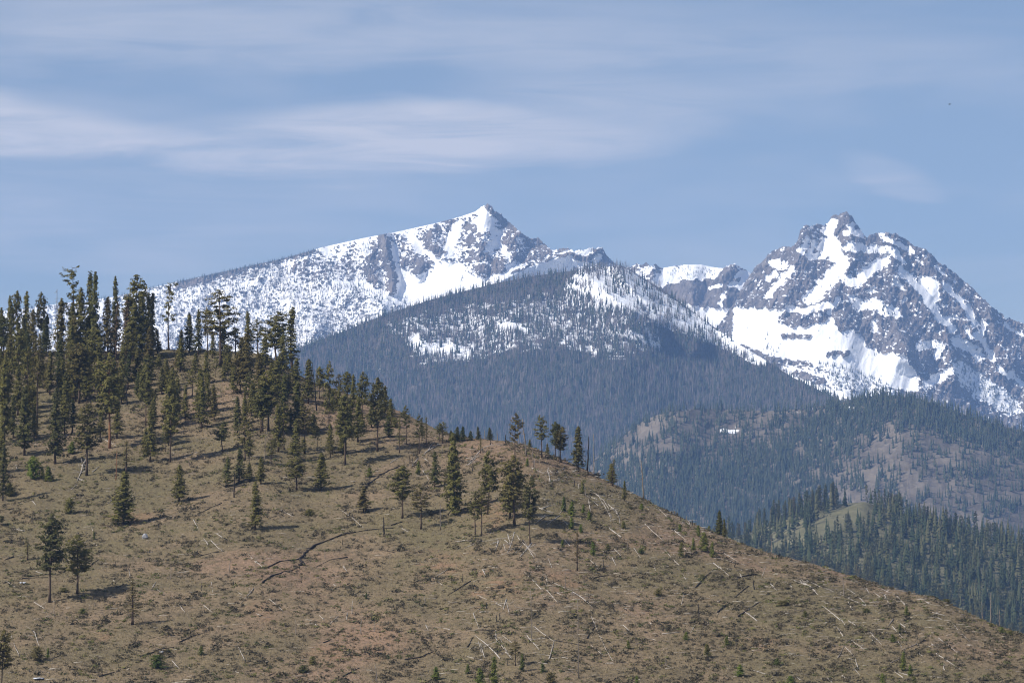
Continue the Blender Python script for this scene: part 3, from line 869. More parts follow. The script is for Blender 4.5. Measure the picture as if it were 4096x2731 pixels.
def tree_meshes(kind, var, needles, bark):
    key = (kind, var, needles.name, bark.name)
    if key in CROWNS:
        return CROWNS[key]
    sp = SPEC[kind]
    spine, cen, siz, twigs, rng = crown_parts(kind, hash_seed(kind, var))
    Vc, Fc = leaf_tris(cen, siz, rng, 0.62, sp['per'])
    crown = mesh_arrays('crown', Vc, Fc, needles)
    hs = np.linspace(-0.015, 0.97, 8)
    rad = 0.0135 * (1 - np.clip(hs, 0, 1) * 0.88)
    rad[0] *= 1.35
    sides = 5 if kind in ('far', 'sapling', 'bush') else 7
    parts = [tube([spine(h) * np.array([1, 1, 1]) for h in hs], rad, sides)]
    for a, b in twigs:
        parts.append(tube([a, (a + b) / 2 + np.array([0, 0, -0.006]), b], [0.0035, 0.0025, 0.0012], 3))
    if kind in ('pine', 'open', 'flat'):
        for k in range(rng.integers(5, 12)):            # dead stubs below the crown
            h = rng.uniform(0.15, sp['c0'] + 0.05); a = rng.uniform(0, 6.28); L = rng.uniform(0.02, 0.07)
            p = spine(h)
            parts.append(tube([p, p + np.array([math.cos(a) * L, math.sin(a) * L, rng.normal() * 0.01])], [0.003, 0.001], 3))
    Vt, Ft = merge(parts)
    trunk = mesh_arrays('trunk', Vt, Ft, bark)
    CROWNS[key] = (trunk, crown)
    return trunk, crown
def hash_seed(kind, var):
    return sum(ord(ch) * (i + 3) for i, ch in enumerate(kind)) * 31 + var * 977

def empty_at(name, loc, rotz, scale, lean=(0, 0)):
    e = bpy.data.objects.new(name, None)
    e.empty_display_size = 0.5
    COL.objects.link(e)
    e.location = loc
    e.rotation_euler = (lean[0], lean[1], rotz)
    e.scale = scale
    return e
rnd = random.Random(5)
def place_tree(name, P, height, halfw, kind, var, needles, bark, lean=(0, 0)):
    trunk, crown = tree_meshes(kind, var, needles, bark)
    sxy = halfw / SPEC[kind]['w'] / 0.80
    sxy = min(max(sxy, height * 0.45), height * 2.6)
    e = empty_at(name, P, rnd.uniform(0, 6.28), (sxy, sxy, height), lean)
    link('trunk', trunk, e)
    link('crown', crown, e)
    return e

# ------------------------------------------------------------------ the conifers of the near hill
# zone; region, base x, base y, top y, crown half width (region units), kind, needles
G, DK, BR, YG = M_NEEDLE, M_NEEDLE_D, M_NEEDLE_B, M_NEEDLE_G
TREES = []
def T(zone, reg, kind, x, yb, yt, hw, needles=None, bark=None, lean=(0, 0)):
    TREES.append((zone, reg, kind, x, yb, yt, hw, needles or G, bark or M_BARK, lean))
SKY = 'forested skyline'
for a in [('fir', 8, 940, 525, 62), ('fir', 85, 945, 412, 62), ('pine', 155, 935, 368, 52), ('fir', 240, 945, 376, 72), ('pine', 375, 880, 380, 52),
          ('fir', 430, 930, 585, 60), ('fir', 560, 1010, 440, 85), ('flat', 655, 1010, 146, 105), ('fir', 735, 1020, 340, 100), ('narrow', 825, 1000, 192, 58), ('fir', 870, 1020, 186, 72),
          ('fir', 985, 1010, 425, 88), ('fir', 1053, 960, 238, 64), ('pine', 1250, 1010, 214, 105), ('fir', 1300, 1020, 400, 90), ('fir', 1360, 1000, 388, 66), ('narrow', 1400, 985, 382, 52),
          ('fir', 1440, 960, 720, 60)]:
    T(SKY, 'A', *a)
T(SKY, 'A', 'fir', 1165, 1020, 428, 66, BR); T(SKY, 'A', 'sparse', 1075, 1010, 470, 60, BR)
T(SKY, 'A', 'pine', 30, 1020, 600, 70); T(SKY, 'A', 'fir', 660, 1020, 480, 80); T(SKY, 'A', 'fir', 1230, 1030, 470, 95); T(SKY, 'A', 'fir', 300, 960, 540, 70)
T(SKY, 'A', 'flat', 1545, 915, 288, 72, None, None, (0, -0.045))
for a in [('fir', 300, 312, 0, 55), ('fir', 370, 325, -32, 44), ('open', 435, 330, -45, 44), ('open', 532, 420, -178, 118), ('narrow', 560, 400, 80, 46), ('open', 650, 400, 105, 72), ('fir', 745, 360, -15, 54),
          ('open', 820, 330, 45, 50), ('pine', 985, 430, -15, 88), ('narrow', 1095, 420, -45, 58), ('fir', 700, 420, 190, 60), ('fir', 240, 330, 130, 46), ('fir', 480, 350, 160, 40), ('fir', 880, 430, 170, 60), ('fir', 1020, 470, 160, 62)]:
    T(SKY, 'N', *a)
MIDF = 'upper forested slope'
for a in [('fir', 35, 670, 0, 76), ('pine', 135, 385, -235, 66), ('open', 210, 540, -70, 50), ('open', 290, 560, -165, 52), ('fir', 190, 770, 235, 78), ('fir', 425, 835, 250, 84), ('fir', 492, 610, 205, 54),
          ('pine', 610, 372, -95, 88), ('fir', 655, 352, -62, 70), ('pine', 835, 712, -25, 96), ('fir', 900, 640, 330, 58), ('narrow', 990, 262, -22, 38), ('pine', 1120, 540, 75, 52),
          ('fir', 1150, 822, 420, 62), ('pine', 1312, 820, 195, 66), ('fir', 1180, 560, 325, 44), ('narrow', 448, 275, 40, 36), ('fir', 365, 285, 55, 52), ('narrow', 555, 600, 335, 34), ('pine', 665, 922, 370, 92),
          ('fir', 545, 160, -250, 66), ('fir', 300, 250, -60, 62), ('fir', 60, 330, -90, 66), ('fir', 760, 300, -90, 70), ('fir', 1060, 330, 120, 45), ('fir', 770, 640, 385, 44), ('fir', 100, 640, 300, 48), ('fir', 260, 640, 390, 46),
          ('fir', 870, 260, 20, 58), ('fir', 940, 200, -80, 55), ('fir', 1240, 300, 90, 46), ('fir', 690, 230, -60, 60), ('fir', 460, 180, -130, 60), ('fir', 200, 180, -190, 64), ('fir', 10, 900, 500, 60), ('fir', 15, 430, 60, 60)]:
    T(MIDF, 'O', *a, *((M_NEEDLE, M_BARK_RED) if a[1] == 835 else (DK if a[0] == 'narrow' else None,)))
for a in [('fir', 735, 620, 155, 72), ('fir', 650, 622, 400, 46), ('fir', 1125, 580, 345, 60), ('pine', 900, 900, 440, 82), ('fir', 800, 722, 565, 42), ('fir', 1130, 905, 535, 86), ('fir', 1020, 880, 650, 48), ('fir', 400, 890, 495, 60),
          ('fir', 162, 880, 535, 66), ('open', 320, 640, 430, 40), ('fir', 350, 460, 305, 44), ('fir', 212, 440, 275, 44), ('fir', 120, 562, 345, 46), ('fir', 20, 800, 635, 40), ('fir', 830, 560, 300, 60), ('fir', 985, 640, 330, 80), ('fir', 600, 470, 320, 40),
          ('fir', 720, 470, 320, 44), ('fir', 70, 440, 310, 40), ('fir', 640, 520, 390, 40)]:
    T(MIDF, 'N', *a)
T(MIDF, 'N', 'narrow', 930, 560, 380, 40); T(MIDF, 'N', 'fir', 1060, 640, 470, 48)
RIDGE = 'ridge above the knoll'
for a in [('pine', 340, 470, 218, 40), ('open', 415, 870, 182, 46), ('open', 490, 470, 276, 34), ('pine', 555, 512, 256, 44), ('fir', 600, 565, 278, 40), ('pine', 675, 622, 256, 44), ('pine', 786, 872, 305, 74), ('fir', 845, 580, 366, 46), ('fir', 886, 640, 462, 40),
          ('pine', 540, 892, 535, 70), ('open', 68, 862, 495, 42), ('fir', 290, 742, 578, 40), ('fir', 632, 580, 488, 32), ('fir', 740, 690, 478, 46), ('fir', 872, 764, 596, 50), ('sparse', 955, 885, 606, 30), ('open', 1005, 822, 512, 32), ('open', 1105, 892, 586, 36),
          ('sparse', 1160, 822, 598, 32), ('sparse', 1128, 790, 620, 28), ('open', 1262, 800, 648, 30), ('open', 1290, 810, 642, 40), ('fir', 440, 560, 400, 40), ('fir', 520, 600, 440, 40), ('bush', 670, 722, 622, 42), ('bush', 920, 690, 610, 40), ('fir', 800, 620, 470, 40)]:
    T(RIDGE, 'P', *a)
for a in [('dense', 1790, 186, 80, 34), ('dense', 1850, 186, 46, 46), ('dense', 1900, 186, 44, 44), ('dense', 1970, 178, 86, 36), ('dense', 2038, 172, 46, 32), ('dense', 2145, 176, 58, 40)]:
    T(RIDGE, 'E', *a, DK)
SLOPE = 'open slope'
for a in [('dense', 1140, 952, 456, 132), ('fir', 30, 732, 215, 62), ('sparse', 1160, 480, 170, 70), ('fir', 1650, 742, 396, 82), ('pine', 2050, 282, -4, 60), ('fir', 2092, 602, 325, 60), ('fir', 2200, 560, 245, 66), ('fir', 2342, 1000, 556, 84),
          ('sparse', 240, 1280, 1060, 50), ('fir', 2290, 560, 380, 50), ('fir', 1340, 280, 60, 55), ('pine', 10, 960, 860, 40), ('fir', 90, 690, 560, 52)]:
    T(SLOPE, 'D', *a)
for a in [('pine', 466, 822, 20, 125), ('pine', 700, 746, 205, 108), ('sparse', 1214, 1030, 610, 84), ('pine', 24, 1640, 1075, 78)]:
    T(SLOPE, 'H', *a)
for a in [('pine', 820, 402, -255, 88), ('fir', 525, 130, -70, 50), ('fir', 602, 640, 290, 92), ('pine', 365, 632, 320, 82), ('sparse', 680, 335, 160, 50), ('fir', 45, 580, 330, 62), ('fir', 990, 842, 596, 72)]:
    T(SLOPE, 'E', *a)
KNOLL = 'bare knoll'
for a in [('pine', 1350, 892, 405, 92), ('open', 1508, 992, 575, 72), ('fir', 1640, 612, 275, 62), ('dense', 1806, 862, 112, 122), ('pine', 2132, 862, 276, 74), ('open', 2016, 1062, 640, 62), ('open', 2072, 1058, 590, 62)]:
    T(KNOLL, 'E', *a)
for a in [('open', 1290, 682, 226, 56), ('open', 1525, 640, 250, 56, None, None, (0, 0.05)), ('pine', 1655, 642, 306, 46), ('pine', 1718, 690, 352, 52), ('fir', 1866, 766, 346, 70), ('sparse', 2195, 905, 650, 74), ('fir', 2292, 1042, 848, 30),
          ('pine', 1272, 1262, 615, 116), ('fir', 1235, 1200, 680, 90), ('pine', 1436, 1432, 805, 64), ('pine', 1690, 645, 330, 40), ('dense', 1582, 592, 506, 26), ('dense', 1422, 526, 468, 26), ('dense', 2170, 880, 690, 56), ('sparse', 970, 600, 448, 40)]:
    T(KNOLL, 'C', *a)
for a in [('dense', 1905, 1008, 815, 56), ('dense', 1950, 1042, 896, 30)]:
    T('right flank of the hill', 'F', *a)
T('right flank of the hill', 'J', 'open', 30, 1405, 1175, 50)
T('right flank of the hill', 'F', 'sparse', 598, 1372, 1010, 44, BR)

# more firs standing between those, filling the wood on the left
ffr = np.random.default_rng(19)
nfill = 0
while nfill < 36:
    x, y = ffr.uniform(-20, 420), ffr.uniform(808, 985)
    lim = 985 - 0.32 * max(0, x - 120)
    if y > lim or (x > 230 and ffr.random() < 0.55): continue
    hh = ffr.uniform(62, 118)
    T(SKY if y < 830 else MIDF, 'W', 'fir' if ffr.random() < 0.75 else 'pine', x, y, y - hh, hh * ffr.uniform(0.15, 0.21))
    nfill += 1
nfill = 0
while nfill < 44:
    x, y = ffr.uniform(330, 860), ffr.uniform(850, 1075)
    if y < 822 + max(0, x - 600) * 0.62 or y > 1075 - 0.10 * abs(x - 560): continue
    hh = ffr.uniform(45, 112) * (0.8 if y < 900 else 1.0)
    T(MIDF, 'W', ['fir', 'pine', 'fir', 'open', 'fir'][nfill % 5], x, y, y - hh, hh * ffr.uniform(0.14, 0.2))
    nfill += 1

ORD = ['first', 'second', 'third', 'fourth', 'fifth', 'sixth', 'seventh', 'eighth', 'ninth', 'tenth', 'eleventh', 'twelfth', 'thirteenth', 'fourteenth', 'fifteenth', 'sixteenth', 'seventeenth', 'eighteenth', 'nineteenth', 'twentieth']
def ordinal(i):
    if i < 20:
        return ORD[i]
    if i >= 99:
        return 'hundred-' + ordinal(i - 99)
    tens = ['', '', 'twenty', 'thirty', 'forty', 'fifty', 'sixty', 'seventy', 'eighty', 'ninety'][(i + 1) // 10]
    r = (i + 1) % 10
    return (tens + '-' + ORD[r - 1]) if r else tens[:-1] + 'ieth'
KIND_NAME = {'fir': ('fir_tree', 'conical green fir'), 'dense': ('fir_tree', 'bushy full-skirted fir'), 'pine': ('pine_tree', 'bare-trunked pine'), 'open': ('pine_tree', 'thin open-crowned pine'),
             'flat': ('pine_tree', 'tall pine with flat ragged top'), 'narrow': ('fir_tree', 'narrow dark fir'), 'sparse': ('fir_tree', 'thin half-bare conifer'), 'bush': ('conifer_shrub', 'dark bushy conifer')}
PREP = {SKY: 'on the', MIDF: 'on the', RIDGE: 'on the', SLOPE: 'on the', KNOLL: 'on the', 'right flank of the hill': 'on the'}
def number_labels(items, fmt):
    """items: (object, u, description, zone) -> a label with its place from the left when several look alike"""
    by = {}
    for it in items:
        by.setdefault((it[2], it[3]), []).append(it)
    for (desc, zone), lst in by.items():
        lst.sort(key=lambda q: q[1])
        for i, it in enumerate(lst):
            it[0]['label'] = fmt(desc, zone, i, len(lst))
lab = []
for i, (zone, reg, kind, x, yb, yt, hw, nd, bk, lean) in enumerate(TREES):
    u, v = px(reg, x, yb)
    _, vt = px(reg, x, yt)
    P = on_hill(u, v)
    # trees that stand just over the crest keep their foot on the crest line
    _, vb = project(P)
    hgt = (vb - vt) / FPX * P[1]
    hw_m = plen(reg, hw) / FPX * P[1]
    P = P - np.array([0, 0, 0.15])
    nm, desc = KIND_NAME[kind]
    if nd is M_NEEDLE_B: desc = 'brownish dying conifer'
    if bk is M_BARK_RED: desc = 'big pine with a long reddish trunk'
    e = place_tree(nm, P, hgt, hw_m, kind, i % (6 if kind in ('fir', 'pine') else 4), nd, bk, lean)
    tag(e, None, 'tree', 'conifers on the ' + zone)
    if zone == MIDF:
        zone = ('left edge' if u < 62 else ('middle' if u < 170 else 'right side')) + ' of the ' + zone
    lab.append((e, u, desc, zone))
number_labels(lab, lambda d, z, i, n: f'{d} on the {z}' + (f', {ordinal(i)} from the left' if n > 1 else ''))

# ------------------------------------------------------------------ young green conifers
SAP = [('C', 1400, 722, 645, 22), ('C', 1902, 972, 866, 28), ('F', 475, 832, 695, 30), ('F', 552, 872, 738, 46), ('F', 655, 852, 765, 26), ('F', 705, 912, 826, 32), ('F', 545, 992, 876, 30), ('F', 632, 1022, 946, 28),
       ('F', 740, 1224, 1106, 36), ('F', 1024, 982, 916, 26), ('F', 1190, 812, 756, 30), ('F', 1556, 1252, 1112, 34), ('F', 1666, 1192, 1072, 28), ('F', 1760, 1200, 1020, 62), ('F', 1842, 1252, 1106, 30), ('F', 1710, 1058, 956, 26),
       ('F', 1536, 1012, 946, 26), ('F', 466, 1162, 1088, 22), ('F', 1808, 992, 944, 18), ('C', 2280, 1292, 1228, 24), ('C', 1735, 1132, 1006, 26), ('Q', 1276, 952, 856, 26), ('Q', 342, 967, 900, 36), ('Q', 1146, 1192, 1116, 34), ('Q', 1210, 1107, 1026, 28),
       ('Q', 1246, 1452, 1276, 38), ('Q', 1306, 1502, 1396, 32), ('Q', 86, 1405, 1336, 42), ('Q', 76, 1077, 1032, 22), ('Q', 206, 1575, 1496, 50), ('Q', 1052, 1575, 1476, 38), ('Q', 1342, 1575, 1500, 46), ('H', 440, 1338, 1246, 22),
       ('H', 1852, 1306, 1226, 38), ('I', 1650, 1536, 1416, 46), ('I', 2186, 1610, 1326, 58), ('I', 2050, 1590, 1426, 60), ('I', 1015, 796, 736, 18), ('I', 1944, 1482, 1392, 30), ('J', 95, 1458, 1296, 34), ('J', 275, 1462, 1386, 36),
       ('J', 1066, 1254, 1176, 30), ('J', 1146, 1600, 1496, 30), ('J', 1602, 1172, 1096, 36), ('J', 1976, 1228, 1136, 36), ('J', 1786, 1332, 1206, 46), ('J', 2092, 1505, 1396, 56), ('D', 385, 532, 426, 30), ('D', 442, 558, 416, 54), ('D', 665, 302, 186, 46),
       ('E', 1040, 516, 426, 42), ('E', 1492, 496, 366, 34), ('H', 860, 250, 170, 20), ('E', 1985, 256, 226, 14)]
BUSH = [('D', 300, 535, 326, 78), ('D', 82, 690, 566, 56), ('H', 345, 1362, 1232, 66), ('H', 1444, 1432, 1306, 82), ('J', 362, 1600, 1468, 56), ('E', 490, 870, 806, 56), ('I', 430, 1470, 1400, 60), ('I', 520, 1400, 1320, 40), ('Q', 2050, 1050, 1016, 30),
        ('Q', 2150, 1105, 1050, 36), ('Q', 2226, 1130, 1086, 44), ('Q', 1640, 820, 780, 44), ('Q', 900, 920, 880, 40), ('J', 1342, 765, 700, 44), ('H', 590, 730, 690, 56), ('H', 760, 935, 880, 46), ('D', 640, 850, 700, 60), ('Q', 150, 855, 805, 60), ('J', 1190, 380, 330, 36), ('J', 880, 350, 290, 26)]
lab = []
def hill_zone(u, v):
    if u < 150 and v < 560: return 'left slope'
    if u < 260: return 'lower left slope'
    if u < 500 and v < 555: return 'slope beside the knoll'
    if u < 560 and v > 555: return 'lower middle slope'
    if u < 690 and v < 560: return 'right shoulder of the knoll'
    if u < 780 and v > 560 : return 'lower right-middle slope'
    return 'right flank of the hill'
for i, (reg, x, yb, yt, hw) in enumerate(SAP + BUSH):
    u, v = px(reg, x, yb); _, vt = px(reg, x, yt)
    P = on_hill(u, v)
    _, vb = project(P)
    if vb < v - 3:
        P = on_hill(u, min(v, V0 - 1))
    hgt = max((v - vt), 2.5) / FPX * P[1]
    isb = i >= len(SAP)
    k = 'bush' if isb else 'sapling'
    green = YG if (not isb or i % 3 == 0) else G
    trunk, crown = tree_meshes(k, i % 4, green, M_BARK)
    sxy = plen(reg, hw) / FPX * P[1] / SPEC[k]['w'] / 0.85
    e = empty_at('green_shrub' if isb else 'young_conifer', P - np.array([0, 0, 0.06]), rnd.uniform(0, 6.28), (sxy, sxy, hgt))
    link('stem' if isb else 'trunk', trunk, e); link('foliage' if isb else 'crown', crown, e)
    tag(e, None, 'shrub' if isb else 'tree', 'green shrubs on the hillside' if isb else 'young conifers on the hillside')
    lab.append((e, u, 'rounded green shrub' if isb else 'small bright green young conifer', hill_zone(u, v)))
number_labels(lab, lambda d, z, i, n: f'{d} on the {z}' + (f', {ordinal(i)} from the left' if n > 1 else ''))

# ------------------------------------------------------------------ dead standing trunks
# region, base x, base y, top x, top y, thickness (region units), wood, number of branches
SNAG = [('A', 530, 900, 516, 360, 9, M_GREY, 26), ('N', 1280, 752, 1243, 388, 10, M_CHAR, 18), ('C', 1390, 628, 1358, 292, 14, M_GREY, 16), ('C', 1322, 524, 1318, 402, 9, M_GREY, 0), ('C', 1948, 722, 1963, 458, 17, M_CHAR, 0),
        ('C', 2010, 768, 2009, 425, 9, M_GREY, 7), ('F', 1208, 706, 1192, 372, 15, M_GREY, 9), ('C', 1128, 495, 1120, 398, 9, M_GREY, 6), ('C', 1200, 502, 1197, 440, 14, M_CHAR, 0), ('C', 1010, 470, 1008, 388, 9, M_GREY, 0),
        ('C', 1062, 524, 1061, 490, 12, M_CHAR, 0), ('C', 900, 768, 897, 688, 11, M_CHAR, 0), ('C', 1452, 722, 1447, 575, 7, M_GREY, 3), ('C', 1467, 738, 1465, 652, 9, M_GREY, 0), ('C', 1515, 702, 1512, 655, 8, M_GREY, 0), ('C', 1495, 812, 1498, 748, 9, M_GREY, 0),
        ('C', 1836, 918, 1834, 848, 9, M_CHAR, 0), ('C', 1934, 1002, 1930, 908, 11, M_GREY, 0), ('C', 1872, 925, 1870, 885, 9, M_PALE, 0), ('C', 2015, 922, 2014, 882, 8, M_GREY, 0), ('E', 1174, 1058, 1172, 888, 16, M_CHAR, 3), ('E', 1692, 994, 1692, 780, 12, M_GREY, 2),
        ('E', 1416, 392, 1412, 320, 12, M_CHAR, 0), ('E', 1434, 402, 1434, 340, 9, M_CHAR, 0), ('E', 1582, 412, 1582, 385, 9, M_CHAR, 0), ('E', 78, 372, 86, 140, 8, M_GREY, 4), ('D', 1062, 542, 1075, 285, 10, M_BARK_RED, 2), ('D', 2150, 702, 2150, 480, 12, M_CHAR, 4),
        ('O', 975, 382, 970, 232, 14, M_CHAR, 0), ('O', 1070, 362, 1070, 305, 7, M_GREY, 0), ('F', 577, 612, 576, 542, 9, M_CHAR, 0), ('F', 676, 694, 672, 608, 10, M_GREY, 0), ('F', 843, 1392, 840, 1278, 9, M_CHAR, 2), ('F', 490, 1538, 489, 1392, 8, M_GREY, 2),
        ('F', 2228, 1546, 2214, 1452, 13, M_CHAR, 0), ('F', 2048, 1345, 2050, 1288, 11, M_CHAR, 0), ('F', 1060, 1192, 1058, 1108, 8, M_GREY, 1), ('F', 1030, 732, 1028, 638, 8, M_GREY, 0), ('F', 757, 622, 755, 573, 10, M_GREY, 0), ('F', 1550, 918, 1550, 862, 9, M_CHAR, 0),
        ('F', 1602, 924, 1600, 878, 9, M_GREY, 0), ('F', 1658, 962, 1657, 908, 11, M_CHAR, 0), ('Q', 700, 772, 690, 598, 11, M_GREY, 7), ('J', 612, 1524, 604, 815, 9, M_GREY, 12), ('J', 182, 1172, 172, 735, 8, M_GREY, 8), ('I', 2212, 1002, 2208, 950, 12, M_CHAR, 0),
        ('I', 2240, 985, 2237, 932, 13, M_CHAR, 0), ('I', 2118, 885, 2116, 830, 10, M_CHAR, 0), ('I', 1902, 640, 1898, 570, 10, M_CHAR, 2), ('I', 1550, 838, 1548, 775, 10, M_GREY, 0), ('I', 966, 1118, 966, 960, 11, M_GREY, 1), ('I', 1092, 1095, 1090, 1005, 9, M_GREY, 2),
        ('I', 2312, 1408, 2310, 1350, 10, M_CHAR, 0), ('I', 880, 928, 884, 815, 8, M_PALE, 0), ('I', 1112, 1558, 1094, 1410, 12, M_GREY, 8), ('I', 368, 1120, 365, 1000, 9, M_GREY, 5), ('H', 1568, 620, 1570, 515, 8, M_GREY, 1), ('H', 2108, 540, 2112, 425, 9, M_GREY, 0), ('H', 1064, 500, 1062, 445, 8, M_CHAR, 0),
        ('H', 1850, 720, 1848, 650, 8, M_CHAR, 3), ('H', 497, 960, 495, 870, 9, M_GREY, 2), ('J', 1720, 972, 1714, 850, 13, M_CHAR, 4), ('J', 1552, 848, 1576, 760, 9, M_PALE, 0), ('J', 1412, 1415, 1416, 1300, 9, M_GREY, 3), ('Q', 378, 820, 376, 780, 8, M_CHAR, 0),
        ('J', 555, 760, 556, 700, 13, M_GREY, 0), ('C', 1740, 720, 1738, 700, 9, M_GREY, 0), ('F', 394, 692, 392, 655, 9, M_GREY, 0), ('F', 440, 770, 438, 735, 8, M_CHAR, 0), ('F', 862, 640, 858, 600, 7, M_GREY, 2), ('I', 796, 300, 794, 250, 8, M_CHAR, 0), ('I', 632, 420, 633, 340, 6, M_GREY, 0),
        ('F', 5, 180, 5, 160, 6, M_GREY, 0), ('G', 36, 1185, 30, 1045, 8, M_GREY, 9), ('Q', 2046, 1010, 2052, 740, 11, M_GREY, 3), ('Q', 1968, 962, 1966, 830, 9, M_GREY, 2), ('Q', 2122, 1035, 2128, 900, 9, M_GREY, 2)]
lab = []
def make_branches(p0, p1, rad, n, rng, tall):
    parts = []
    ax = p1 - p0
    L = np.linalg.norm(ax)
    for k in range(n):
        f = rng.uniform(0.25, 0.98)
        a = rng.uniform(0, 6.28)
        ln = L * (0.05 + 0.12 * (1 - f)) * rng.uniform(0.5, 1.2) if tall else L * rng.uniform(0.05, 0.16)
        s = p0 + ax * f
        d = np.array([math.cos(a), math.sin(a), rng.uniform(-0.35, 0.25)]) * ln
        parts.append(tube([s, s + d * 0.5 + np.array([0, 0, -0.03 * ln]), s + d], [rad * 0.34, rad * 0.24, rad * 0.1], 3))
    return parts
for i, (reg, xb, yb, xt, yt, th, mat, nb) in enumerate(SNAG):
    rng = np.random.default_rng(900 + i)
    u, v = px(reg, xb, yb); ut, vt = px(reg, xt, yt)
    P = on_hill(u, v)
    _, v = project(P)
    m = P[1] / FPX
    hgt = (v - vt) * m
    dx = (ut - u) * m
    r = max(plen(reg, th) * m * 0.5, 0.09)
    n = 6
    pp = [np.array([dx * (k / (n - 1)) + (rng.normal() * r * 0.4 if 0 < k else 0), rng.normal() * r * 0.3, -0.25 + (hgt + 0.25) * k / (n - 1)]) for k in range(n)]
    rr = [r * (1.25 if k == 0 else 1 - 0.55 * k / (n - 1)) for k in range(n)]
    Vt, Ft = tube(pp, rr, 7)
    # splintered top
    tip = pp[-1] + np.array([rng.normal() * r * 0.3, 0, r * 2.2])
    Vt = np.concatenate([Vt, [tip]]); k0 = (n - 1) * 7
    Ft = np.concatenate([Ft, [(k0 + a, k0 + (a + 1) % 7, len(Vt) - 1) for a in range(0, 5)]])
    tall = hgt > 4.0
    short = hgt < 2.2
    e = empty_at('burnt_stump' if short else 'dead_trunk', P, 0.0, (1, 1, 1))
    link('trunk', mesh_arrays('trunk', Vt, Ft, mat, smooth=True), e)
    if nb:
        for Vb, Fb in make_branches(pp[0], pp[-1], r, nb, rng, tall):
            link('branch', mesh_arrays('branch', Vb, Fb, mat), e)
    wood = {'charred_wood': 'black charred', 'grey_dead_wood': 'grey weathered', 'pale_dead_wood': 'pale bleached', 'red_bark': 'thin reddish'}[mat.name]
    form = 'stump' if short else ('branched dead trunk' if nb > 4 else 'dead standing trunk')
    tag(e, None, 'stump' if short else 'dead tree', 'burnt stumps on the hillside' if short else 'dead standing trunks')
    zone = 'forested skyline' if reg in 'A' else hill_zone(u, v)
    lab.append((e, u, wood + ' ' + form, zone))
number_labels(lab, lambda d, z, i, n: f'{d} on the {z}' + (f', {ordinal(i)} from the left' if n > 1 else ''))

# ------------------------------------------------------------------ fallen logs
LOG = []
def LG(reg, mat, th, *lines):
    for l in lines:
        LOG.append((reg, mat, th, l))
p_, g_, c_k = M_PALE, M_GREY, M_CHAR
LG('J', p_, 9, [(110, 545), (195, 625), (270, 710)], [(320, 720), (420, 830)], [(410, 740), (495, 780)], [(390, 655), (550, 722)], [(560, 735), (640, 790), (740, 872)], [(730, 960), (770, 1040), (800, 1130)], [(800, 1130), (850, 1260), (925, 1365)], [(200, 1050), (300, 1130), (390, 1190)],
   [(135, 1130), (250, 1265)], [(385, 1190), (340, 1350)], [(1390, 335), (1460, 420), (1535, 490)], [(1850, 470), (1920, 520), (1990, 580)], [(330, 420), (365, 510)], [(90, 270), (160, 340), (205, 420)], [(180, 280), (75, 410)], [(460, 65), (510, 120)], [(890, 150), (1000, 230)], [(1220, 110), (1310, 200), (1400, 270)],
   [(1580, 330), (1640, 380)], [(940, 340), (1000, 400)], [(920, 420), (955, 490)], [(690, 420), (790, 500)], [(1950, 380), (2040, 440), (2140, 490)], [(2045, 365), (2180, 390), (2320, 400)], [(1890, 420), (2060, 470)], [(2120, 900), (2250, 1000)], [(1260, 1010), (1280, 1030)], [(720, 1215), (830, 1310)],
   [(190, 1370), (330, 1395)], [(2210, 1450), (2340, 1490)], [(1020, 1040), (1100, 1110)], [(1640, 1110), (1680, 1040)], [(2090, 560), (2110, 600)], [(480, 250), (530, 310)], [(310, 590), (330, 660)], [(2330, 500), (2300, 580)], [(1490, 170), (1600, 260)], [(1620, 60), (1640, 140)], [(1550, 1100), (1380, 1120)],
   [(1120, 330), (1180, 420)], [(1300, 490), (1320, 540)], [(1560, 560), (1600, 620)])
LG('J', c_k, 13, [(400, 1180), (560, 1205), (725, 1245)], [(1685, 695), (1770, 600), (1850, 525)], [(2030, 605), (2140, 590), (2250, 570)], [(1890, 920), (1950, 865), (2010, 835)], [(690, 1160), (760, 1050)], [(2050, 780), (2170, 680)], [(760, 600), (890, 580)], [(2080, 960), (2280, 820)])
